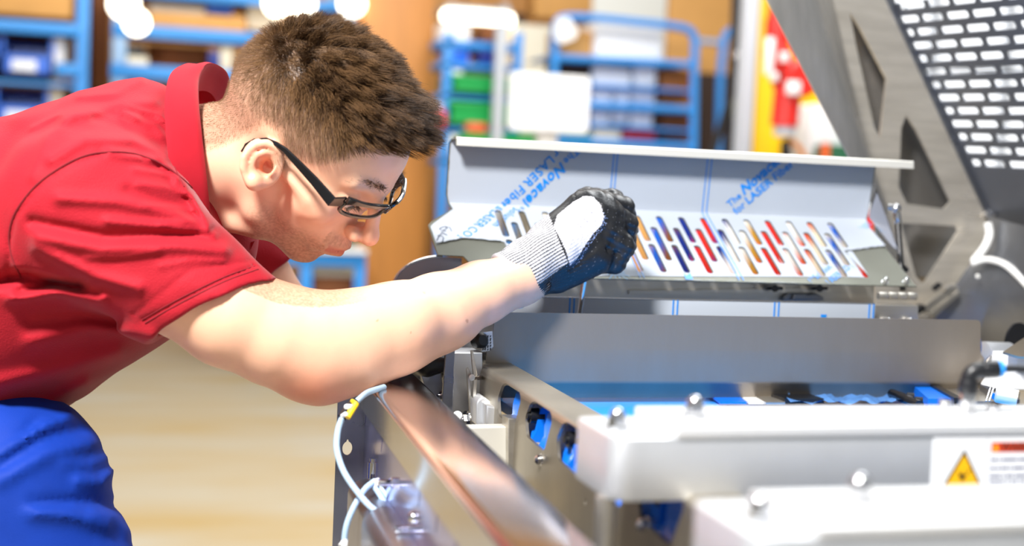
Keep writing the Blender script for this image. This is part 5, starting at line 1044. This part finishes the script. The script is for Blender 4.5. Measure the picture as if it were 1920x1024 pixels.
# --- trousers and shoes
BLUEF = mat('blue_workwear', '06369c', 0.7, 0.0, 0.22, 14, (1, 1, 1), 0.35, 900, spec=0.25, bdist=0.0006)
tf_r = [([(0, 850), (80, 800), (130, 780)], 0.0067, 9.775), ([(0, 900), (90, 850), (170, 830)], 0.0067, 13.685), ([(60, 960), (130, 965), (200, 985)], 0.0078, 13.685), ([(150, 900), (190, 905), (215, 880)], 0.0067, 11.73), ([(120, 870), (170, 872), (200, 860)], 0.0045, 8.7975), ([(175, 960), (215, 970), (240, 1000)], 0.0056, 9.775)]
tf_g = [([(0, 875), (80, 825), (150, 805)], 0.0056, 9.775), ([(60, 945), (150, 940), (230, 950)], 0.0056, 9.775), ([(40, 815), (70, 790)], 0.0056, 6.8425)]
kn, an, kn2, an2 = Q(250, 1500, 1.44), Q(40, 2380, 1.46), Q(60, 1500, 1.74), Q(-90, 2150, 1.76)
def leg_sdf(p):
    z = p.copy(); z[:, 2] = (z[:, 2]+1.57)/1.2-1.57
    d = rc(z, Q(-95, 850, 1.57), Q(-130, 930, 1.57), .125, .14)
    d = smin(d, rc(p, Q(-10, 930, 1.455), kn, .120, .075), .04); d = smin(d, rc(p, kn, an, .074, .060), .03)
    d = smin(d, rc(p, Q(-70, 880, 1.70), kn2, .11, .075), .04); d = smin(d, rc(p, kn2, an2, .074, .060), .03)
    X, Y = pxof(p); w = np.zeros(len(p)); m = Y < 1150
    if m.any():
        for L, a, s in tf_r: w[m] += a*np.exp(-(segd(X[m], Y[m], L)/s)**2)
        for L, a, s in tf_g: w[m] -= a*np.exp(-(segd(X[m], Y[m], L)/s)**2)
    w += 0.003*np.sin(p[:, 1]*40+p[:, 0]*25)*np.sin(p[:, 2]*30+p[:, 1]*18)
    return d-w.astype(np.float32)
V, F = mesh_sdf(leg_sdf, (-0.95, -1.40, -2.0), (-0.15, 0.0, -1.25), 0.005); V = relax(V, F, 1, 0.5)
print('LEGS', len(V)); TR = mesh_obj('trousers', V, F, BLUEF, PERS, 'blue work trousers')
for a in (an, an2):
    w = c2w(a); x, y = w[0], w[1]; g = lathe((x-0.06, y, 0.045), (1, 0, 0), [(0, 0.03), (0.01, 0.043), (0.10, 0.048), (0.20, 0.044), (0.26, 0.034), (0.28, 0.015)], 16)
    mk('shoe', ([(p[0], (p[1]-y)*1.0+y, max(p[2]*0.9+0.004, 0.0)) for p in g[0]], g[1]), mat('shoe_black', '1d1d20', 0.5), PERS)
    mk('shoe_shaft', cyl((x-0.01, y, 0.03), (x-0.01, y, max(w[2], 0.14)), 0.052, 16), mat('shoe_black', '1d1d20', 0.5), PERS)
# --- safety glasses
GL = mat('glasses_black', '101014', 0.12, 0.0, coat=0.6); LENS = mat('lens_clear', 'ffffff', 0.0, 0.0, trans=1.0); LENS.node_tree.nodes['Principled BSDF'].inputs['IOR'].default_value = 1.15
def hw(q): return Vector(c2w(fromh([q]))[0])
GO = (0, 0, 0)
def lens_outline(s, k=1.0, n=28, off=0.0):
    o = []
    cy, cz, ry, rz = 35.0, GZ+8, 28.0*k, 10.0*k
    for i in range(n):
        t = 2*math.pi*i/n; u, v = math.cos(t), math.sin(t); e = 0.62; yy = cy+ry*math.copysign(abs(u)**e, u); zz = cz+rz*math.copysign(abs(v)**e, v)
        o.append(hw((gx_at(yy, zz)+off, yy*s, zz)))
    return o
GZ = 6.0
def gx_at(y, z): return 113-0.0056*y*y+0.20*(z-GZ)
def strap(pts, wd, ws, th):
    pts = [Vector(p) for p in pts]; V, F = [], []; k = len(pts)
    for i, p in enumerate(pts):
        t = (pts[min(i+1, k-1)]-pts[max(i-1, 0)]).normalized(); w = wd[i] if isinstance(wd, list) else wd; w = (w-t*w.dot(t)).normalized(); n = t.cross(w); h = ws[i]/2; q = th/2; b = min(h, q)*0.5
        for a, c in ((h-b, q), (h, q-b), (h, -q+b), (h-b, -q), (-h+b, -q), (-h, -q+b), (-h, q-b), (-h+b, q)): V.append(tuple(p+w*a+n*c))
    for i in range(k-1):
        for j in range(8): F.append((i*8+j, i*8+(j+1) % 8, (i+1)*8+(j+1) % 8, (i+1)*8+j))
    return V, F+[tuple(range(7, -1, -1)), tuple((k-1)*8+j for j in range(8))]
GLS = mk('glasses', join(*[tube(lens_outline(s)+lens_outline(s)[:2], 0.0024, 8, False) for s in (1, -1)], *[strap([a.lerp(b, t) for t in (0, 0.5, 1)], Vector(HM[2].tolist()), [0.006]*3, 0.004) for a, b in ()]), GL, PERS, 'black-rimmed safety glasses')
up = (hw((0, 0, 1))-hw((0, 0, 0))).normalized()
mk('bridge', tube([hw((gx_at(8, GZ+8)+1, 8, GZ+9)), hw((114, 4, GZ+12)), hw((115, 0, GZ+12.5)), hw((114, -4, GZ+12)), hw((gx_at(8, GZ+8)+1, -8, GZ+9))], 0.0022, 10), GL, GLS)
for s in (1, -1):
    o = lens_outline(s, 0.97); c = sum(o, Vector())/len(o); V = [tuple(c)]+[tuple(p) for p in o]; F = [(0, 1+i, 1+(i+1) % len(o)) for i in range(len(o))]
    mk('lens', thick((V, F), 0.0014), LENS, GLS)
    mk('browline', strap([hw((gx_at(y, GZ+18)+0.6, y*s, GZ+17.5+min(0, (24-abs(y-34))*0.12))) for y in (11, 20, 30, 40, 50, 58, 64)], up, [0.004, 0.005, 0.005, 0.005, 0.006, 0.008, 0.010], 0.0042), GL, GLS)
    hinge = (gx_at(64, GZ+14)-1, 66*s, GZ+14)
    if s == 1: pts = [hw(hinge)]+[Vector(c2w(Q(*q))) for q in ((622, 378, 1.353), (590, 340, 1.358), (560, 308, 1.362), (535, 282, 1.364), (518, 270, 1.366), (500, 262, 1.372), (478, 263, 1.378), (462, 272, 1.383), (454, 284, 1.386))]
    else: pts = [hw(hinge)]+[hw(q) for q in ((80, -71, GZ+16), (50, -74, GZ+20), (20, -76, GZ+24), (0, -77, GZ+25), (-14, -76, GZ+20), (-24, -74, GZ+8))]
    n = len(pts); mk('temple', strap(pts, up, [0.0125, 0.012, 0.010, 0.008, 0.006, 0.005, 0.0045, 0.004, 0.004, 0.004][:n], 0.0032), GL, GLS)
for nm, q in (('hinge', hinge), ('bridge', (115, 0, GZ+12)), ('lensbot', (gx_at(35, GZ-19), 35, GZ-19)), ('outer low', (gx_at(60, GZ-12), 60, GZ-12)), ('nose', (128, 0, -22)), ('chin', (98, 0, -100)), ('glab', (104, 0, 36)), ('mouth', (103, 0, -55)), ('eye', (94, 33, 6)), ('far', (gx_at(-60, GZ+14), -64, GZ+14))):
    p = fromh([q]); x, y = pxof(p if nm != 'hinge' else fromh([(gx_at(64, GZ+14)-1, 66, GZ+14)])); print('HEADPT', nm, round(float(x[0])), round(float(y[0])))
# --- hair
me = BODY.data; nv = len(me.vertices); co = np.empty(nv*3, np.float32); me.vertices.foreach_get('co', co); co = co.reshape(-1, 3)+np.array(ROOT[BODY.name], np.float32)
nf = len(me.polygons); lv = np.empty(nf*4, np.int32); me.loops.foreach_get('vertex_index', lv); lv = lv.reshape(-1, 4); fn = np.empty(nf*3, np.float32); me.polygons.foreach_get('normal', fn); fn = fn.reshape(-1, 3); fa = np.empty(nf, np.float32); me.polygons.foreach_get('area', fa)
HW = HM @ MC.T                            # head axes in the world
HEW = c2w(HE)
def curves_obj(name, P0, col, rad, m, parent, label=None):
    n, k, _ = P0.shape; hc = bpy.data.hair_curves.new(name); hc.add_curves([k]*n); org = np.array(ROOT[parent.name])
    hc.position_data.foreach_set('vector', (P0-org).astype(np.float32).ravel())
    a = hc.attributes.get('radius') or hc.attributes.new('radius', 'FLOAT', 'POINT'); a.data.foreach_set('value', (np.tile(rad, n) if rad.ndim == 1 else rad.ravel()).astype(np.float32))
    c = hc.attributes.new('tint', 'FLOAT_COLOR', 'POINT'); cc = np.ones((n, k, 4), np.float32); cc[:, :, :3] = col[:, None, :]; c.data.foreach_set('color', cc.ravel())
    hc.materials.append(m); o = bpy.data.objects.new(name, hc); COL.objects.link(o); o.parent = parent; ROOT[o.name] = ROOT[parent.name]; return tag(o, label)
HAIRM = mat('hair_strands', '6a4c36', 0.5, attr='tint', spec=0.35)
fmask = ha[lv].mean(1)*(fmask_h := 1.0); hc_ = toh((V_ := None) or np.zeros((1, 3), np.float32)) if False else None
cf = co[lv].mean(1); hf = ((cf-HEW) @ HW.T)*(1000/HS)
w = fa*fmask*(fmask > 0.12)*(1+0.9*sstep(hf[:, 2], 60, 105)); w /= w.sum(); NH = 46000
ids = RNG.choice(nf, NH, p=w); u = RNG.random((NH, 4)); u /= u.sum(1, keepdims=True); root = (co[lv[ids]]*u[:, :, None]).sum(1); nr = fn[ids]; h = ((root-HEW) @ HW.T)*(1000/HS)
x, y, z = h[:, 0], np.abs(h[:, 1]), h[:, 2]
top = sstep(z-0.10*(x < 0)*0, 66, 104); front = sstep(x, 20, 80)*sstep(z, 48, 80)
crown = sstep(-x, 40, 90)
Ln = 2.5+8.0*sstep(z, 16, 66)+17*top*(1-0.35*crown)+13*front; Ln *= (0.65+0.6*RNG.random(NH)); Ln *= np.clip(0.35+fmask[ids], 0.3, 1)
sd = np.sign(h[:, 1])
# tufts: strands share a direction with their neighbours
jit = RNG.normal(0, 1.5, h.shape); cell = np.floor((h+jit)/np.array([12, 12, 12])).astype(int); rnd = np.abs(np.sin(cell[:, 0]*12.9898+cell[:, 1]*78.233+cell[:, 2]*37.719)*43758.5453) % 1; rnd2 = np.abs(np.sin(cell[:, 0]*39.3+cell[:, 1]*11.1+cell[:, 2]*91.7)*24634.63) % 1
nh = nr @ HW.T
dirh = nh*(0.55+0.5*np.maximum(top, front))[:, None]
dirh[:, 0] += 0.42*(1-top)+0.35*top+0.25*front+0.7*(rnd-0.5)*np.maximum(top, 0.25); dirh[:, 2] -= 0.50*(1-np.maximum(top, front)); dirh[:, 1] += 0.9*(rnd2-0.5)*np.maximum(top, 0.2)
dirh[:, 0] -= 0.5*crown*(1-top); dirh += RNG.normal(0, 0.22, (NH, 3))*(0.6+top[:, None]); dirh /= np.linalg.norm(dirh, axis=1, keepdims=True)
bend = np.stack([0.25+0.25*top, (rnd-0.5)*0.9, -0.25+0.15*front], 1)+RNG.normal(0, 0.2, (NH, 3)); K = 6
P0 = np.empty((NH, K, 3)); 
for i in range(K):
    t = i/(K-1); P0[:, i] = root+((dirh*t+bend*(0.45*t*t)*top[:, None]) @ HW)*(Ln*HS/1000)[:, None]
key = (cell[:, 0]*73856093) ^ (cell[:, 1]*19349663) ^ (cell[:, 2]*83492791); uq, inv = np.unique(key, return_inverse=True); cn = np.bincount(inv)
mean = np.stack([np.bincount(inv, P0[:, -1, k])/cn for k in range(3)], 1)[inv]
for i in range(K):
    t = i/(K-1); cl = (0.66*np.clip(top+front, 0, 1)*t**1.5)[:, None]; P0[:, i] += ((mean-P0[:, -1])*cl if i < K-1 else 0)
P0[:, -1] += (mean-P0[:, -1])*(0.66*np.clip(top+front, 0, 1))[:, None]
tint = np.clip(0.10+0.6*RNG.random(NH)+0.35*(1-top)-0.25*front+0.3*(rnd-0.5), 0, 1)[:, None]; colr = lin('24170f')*(1-tint)+lin('84623f')*tint
HAIR = curves_obj('hair', P0, colr, np.linspace(0.00022, 0.00006, K)[None, :]*np.clip(Ln/14, 0.4, 1.0)[:, None], HAIRM, PERS, 'short spiky brown hair, faded at the sides'); HAIR['kind'] = 'stuff'
# brows and lashes
def strands(base, dirv, L, n, jit, name, col):
    base = np.array(base, float); t = RNG.random(n)*(len(base)-1.001); i = t.astype(int); f = (t-i)[:, None]; r = base[i]*(1-f)+base[i+1]*f+RNG.normal(0, jit, (n, 3)); d = np.array(dirv, float)[i]+RNG.normal(0, 0.25, (n, 3)); d /= np.linalg.norm(d, axis=1, keepdims=True)
    P1 = np.stack([r+d*(L*k/3*(0.7+0.5*RNG.random(n))[:, None]) for k in range(4)], 1); P1 = (P1.reshape(-1, 3)*(HS/1000)) @ HW+HEW
    o = curves_obj(name, P1.reshape(n, 4, 3), np.tile(lin(col), (n, 1)), np.linspace(0.00016, 0.00005, 4), HAIRM, PERS); o['kind'] = 'stuff'
for s in (1, -1):
    strands([(101, 9*s, 33), (99, 20*s, 38), (92, 34*s, 40), (81, 46*s, 34)], [(0.5, 0.6*s, 0.5), (0.1, 0.9*s, 0.3), (-0.4, 0.9*s, 0), (-0.6, 0.7*s, -0.4)], 8, 420, 1.6, 'eyebrow', '4a3120')
    strands([(92.5, 22*s, 6.5), (95.2, 30*s, 8.5), (93.5, 38*s, 7.5), (89, 44*s, 4.5)], [(1, -0.2*s, -0.3)]*4, 7.5, 90, 0.3, 'eyelashes', '2a1a14')
# --- glove on the right hand
AXG = (Q(1055, 465, 1.585)-Q(948, 532, 1.548)); AXG /= np.linalg.norm(AXG)
C0 = Q(953, 527, 1.550)
def cyl_uv(p):
    q = p-C0; t = q @ AXG; r = q-t[:, None]*AXG; e1 = np.array([0, 0, 1.0])-AXG*AXG[2]; e1 /= np.linalg.norm(e1); e2 = np.cross(AXG, e1); return t, np.arctan2(r @ e2, r @ e1)
FING = [[(1098, 374, 1.632, .015), (1148, 376, 1.648, .0135), (1166, 410, 1.657, .0125), (1140, 432, 1.655, .0115)],
        [(1122, 380, 1.618, .0155), (1168, 390, 1.633, .0140), (1176, 428, 1.642, .0128), (1146, 446, 1.640, .0118)],
        [(1138, 398, 1.600, .0155), (1174, 420, 1.613, .0138), (1172, 460, 1.620, .0125), (1136, 468, 1.620, .0115)],
        [(1140, 432, 1.586, .0145), (1170, 462, 1.592, .0130), (1153, 494, 1.597, .0120), (1115, 496, 1.600, .0110)]]
THUMB = [(1058, 446, 1.620, .020), (1108, 452, 1.652, .016), (1150, 460, 1.664, .0125)]
def glove_sdf(p):
    t, th = cyl_uv(p)
    cf_ = rc(p, C0-AXG*0.02, Q(1060, 462, 1.587), .0345, .0355); cf_ = smax(cf_, -(t+0.002), .004)
    cf_ += np.where((t > -0.01) & (t < 0.085), 0.0005*np.cos(62*th), 0).astype(np.float32)+0.0012*np.sin(t*140+2*np.sin(th*2)).astype(np.float32)*(t < 0.08)
    z = p.copy(); z[:, 2] = (z[:, 2]+1.595)*1.35-1.595
    pl = rc(z, Q(1048, 466, 1.592), Q(1108, 420, 1.60), .035, .0415); d = smin(cf_, pl, .02)
    d = smin(d, rc(p, Q(1048, 528, 1.578), Q(1112, 480, 1.588), .013, .024), .014)
    for L in FING: d = smin(d, chq(p, L, .004), .0045)
    d = smin(d, chq(p, THUMB, .006), .008)
    d = smax(d, -rc(p, Q(1072, 506, 1.553), Q(1128, 452, 1.562), .0015, .0012), .006)
    d = smax(d, -rc(p, Q(1128, 452, 1.562), Q(1158, 448, 1.572), .0015, .001), .006)
    d = smax(d, -sph(p, Q(1141, 468, 1.572), .0025), .006)
    e = 0.0009*np.sin(p[:, 0]*330+p[:, 1]*210)*np.sin(p[:, 1]*350+p[:, 2]*260); X, Y = pxof(p); e = e*((X-1100)*0.83-(Y-440)*0.55 > 20)
    cut = rc(p, Q(900, 560, 1.53), Q(990, 512, 1.562), .0305, .031); d = smax(d, -cut, .003)
    return d-e.astype(np.float32)
V, F = mesh_sdf(glove_sdf, (-0.06, -0.08, -1.72), (0.18, 0.13, -1.50), 0.0012); V = relax(V, F, 1, 0.3); print('GLOVE', len(V))
X, Y = pxof(V); t, th = cyl_uv(V.astype(np.float32))
patch = [(1038, 425), (1045, 403), (1074, 379), (1096, 367), (1113, 369), (1126, 384), (1133, 406), (1128, 423), (1111, 440), (1096, 462), (1082, 486), (1069, 498), (1060, 467), (1045, 437)]
front = V[:, 2] > -1.612
side = (X-1038)*(498-425)-(Y-425)*(1067-1038)      # beyond the cuff end
cuffm = side < 0
low = (Y-498)*0.83+(X-1067)*0.55
isw = inpoly(X, Y, patch) & front
blk = (~cuffm) & (~isw) | (((Y > 492+ (1067-X)*0.72) & (X > 1010)) & (Y > 480))
blk &= ~isw
c = np.tile(lin('bcbcc2'), (len(V), 1)); rib = sstep(np.cos(62*th+math.pi), 0.15, 0.6); k = (rib*(t > 0.0)*(t < 0.16)*(~isw)*0.93)[:, None]; c = c*(1-k)+lin('1a1a1e')*k
sp = RNG.random(len(V)); c[isw] = lin('bebec4'); c[isw & (sp > 0.9)] = lin('9a9aa4')
c[blk] = lin('17181b'); c[blk & (sp > 0.985)] = lin('55565a')
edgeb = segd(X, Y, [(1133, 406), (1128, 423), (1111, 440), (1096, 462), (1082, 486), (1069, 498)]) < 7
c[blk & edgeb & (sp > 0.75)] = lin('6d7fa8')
GLM = mat('glove_knit', 'e4e4e8', 0.8, 0.0, 0.0, bump=0.35, bscale=900, attr='glove_colour', bdist=0.0006); GLB = mat('glove_nitrile', '17181b', 0.34, 0.0, 0.0, bump=0.3, bscale=500, attr='glove_colour', bdist=0.0008)
GV = mesh_obj('glove', V, F, GLM, PERS, 'white knit glove with black coated fingers and palm, gripping the driver'); vcol(GV, 'glove_colour', c); GV.data.materials.append(GLB)
fb = blk[F].mean(1) > 0.5
if len(GV.data.polygons) == len(F): GV.data.polygons.foreach_set('material_index', fb.astype(np.int32))
# faint print on the glove back
bv = BVHTree.FromPolygons([Vector(v) for v in c2w(V)], F.tolist()); gp = []
def gmark(px, py):
    r = ray(px, py).normalized(); hit = bv.ray_cast(CAM+r*1.2, r)[0]; return (hit-r*0.0003) if hit else None
for row, (a, b) in enumerate((((1085, 383), (1112, 402)), ((1072, 394), (1104, 420)), ((1062, 402), (1092, 430)))):
    for i in range(6):
        q = i/6; x, y = a[0]+(b[0]-a[0])*q, a[1]+(b[1]-a[1])*q; cs = [gmark(x, y), gmark(x+2.4, y+1.8), gmark(x+3.6+row % 2, y-0.8), gmark(x+1.2, y-2.6)]
        if None not in cs and (i+row) % 4: k = len(gp)*0; gp.append(([tuple(q) for q in cs], [(0, 1, 2, 3)]))
mk('print', join(*gp), mat('glove_print', '9a9aa4', 0.7), GV, 'faint grey print on the glove back')
# left glove, holding the far left end of the machine
GLV = [(690, 634, 1.655, .034), (745, 640, 1.62, .037), (790, 655, 1.585, .040)]
def lg(p):
    d = chq(p, GLV, .01)
    for k in range(4): d = smin(d, chain(p, [Q(800, 645+8*k, 1.575+.012*k), Q(838, 652+7*k, 1.565+.012*k), Q(852, 680+4*k, 1.57+.012*k), Q(828, 690+3*k, 1.58+.012*k)], [.014, .0125, .012, .011], .004), .005)
    return smin(d, chain(p, [Q(770, 665, 1.56), Q(800, 684, 1.55), Q(826, 682, 1.552)], [.015, .0135, .011], .004), .006)
V, F = mesh_sdf(lg, (-0.25, -0.16, -1.75), (0.0, 0.0, -1.48), 0.002); gl = mesh_obj('glove', V, F, GLB, PERS, 'black coated glove of the other hand, mostly hidden'); vcol(gl, 'glove_colour', np.tile(lin('17181b'), (len(V), 1)))
# --- screwdriver blade held in the fist
T0, T1 = onY(1104, 470, 1.535), onY(1083, 612, 1.548)
DRV = thing('screwdriver', tuple(T1), 'thin steel screwdriver shaft held upright in the black gloved fist', 'screwdriver')
mk('shaft', join(cyl(T0, T1, 0.0036, 14)), CHROME, DRV)
mk('handle', lathe(T0-(T1-T0).normalized()*0.03, (T1-T0), [(0, 0.006), (0.004, 0.009), (0.04, 0.009), (0.05, 0.006)], 16), REDP, DRV)
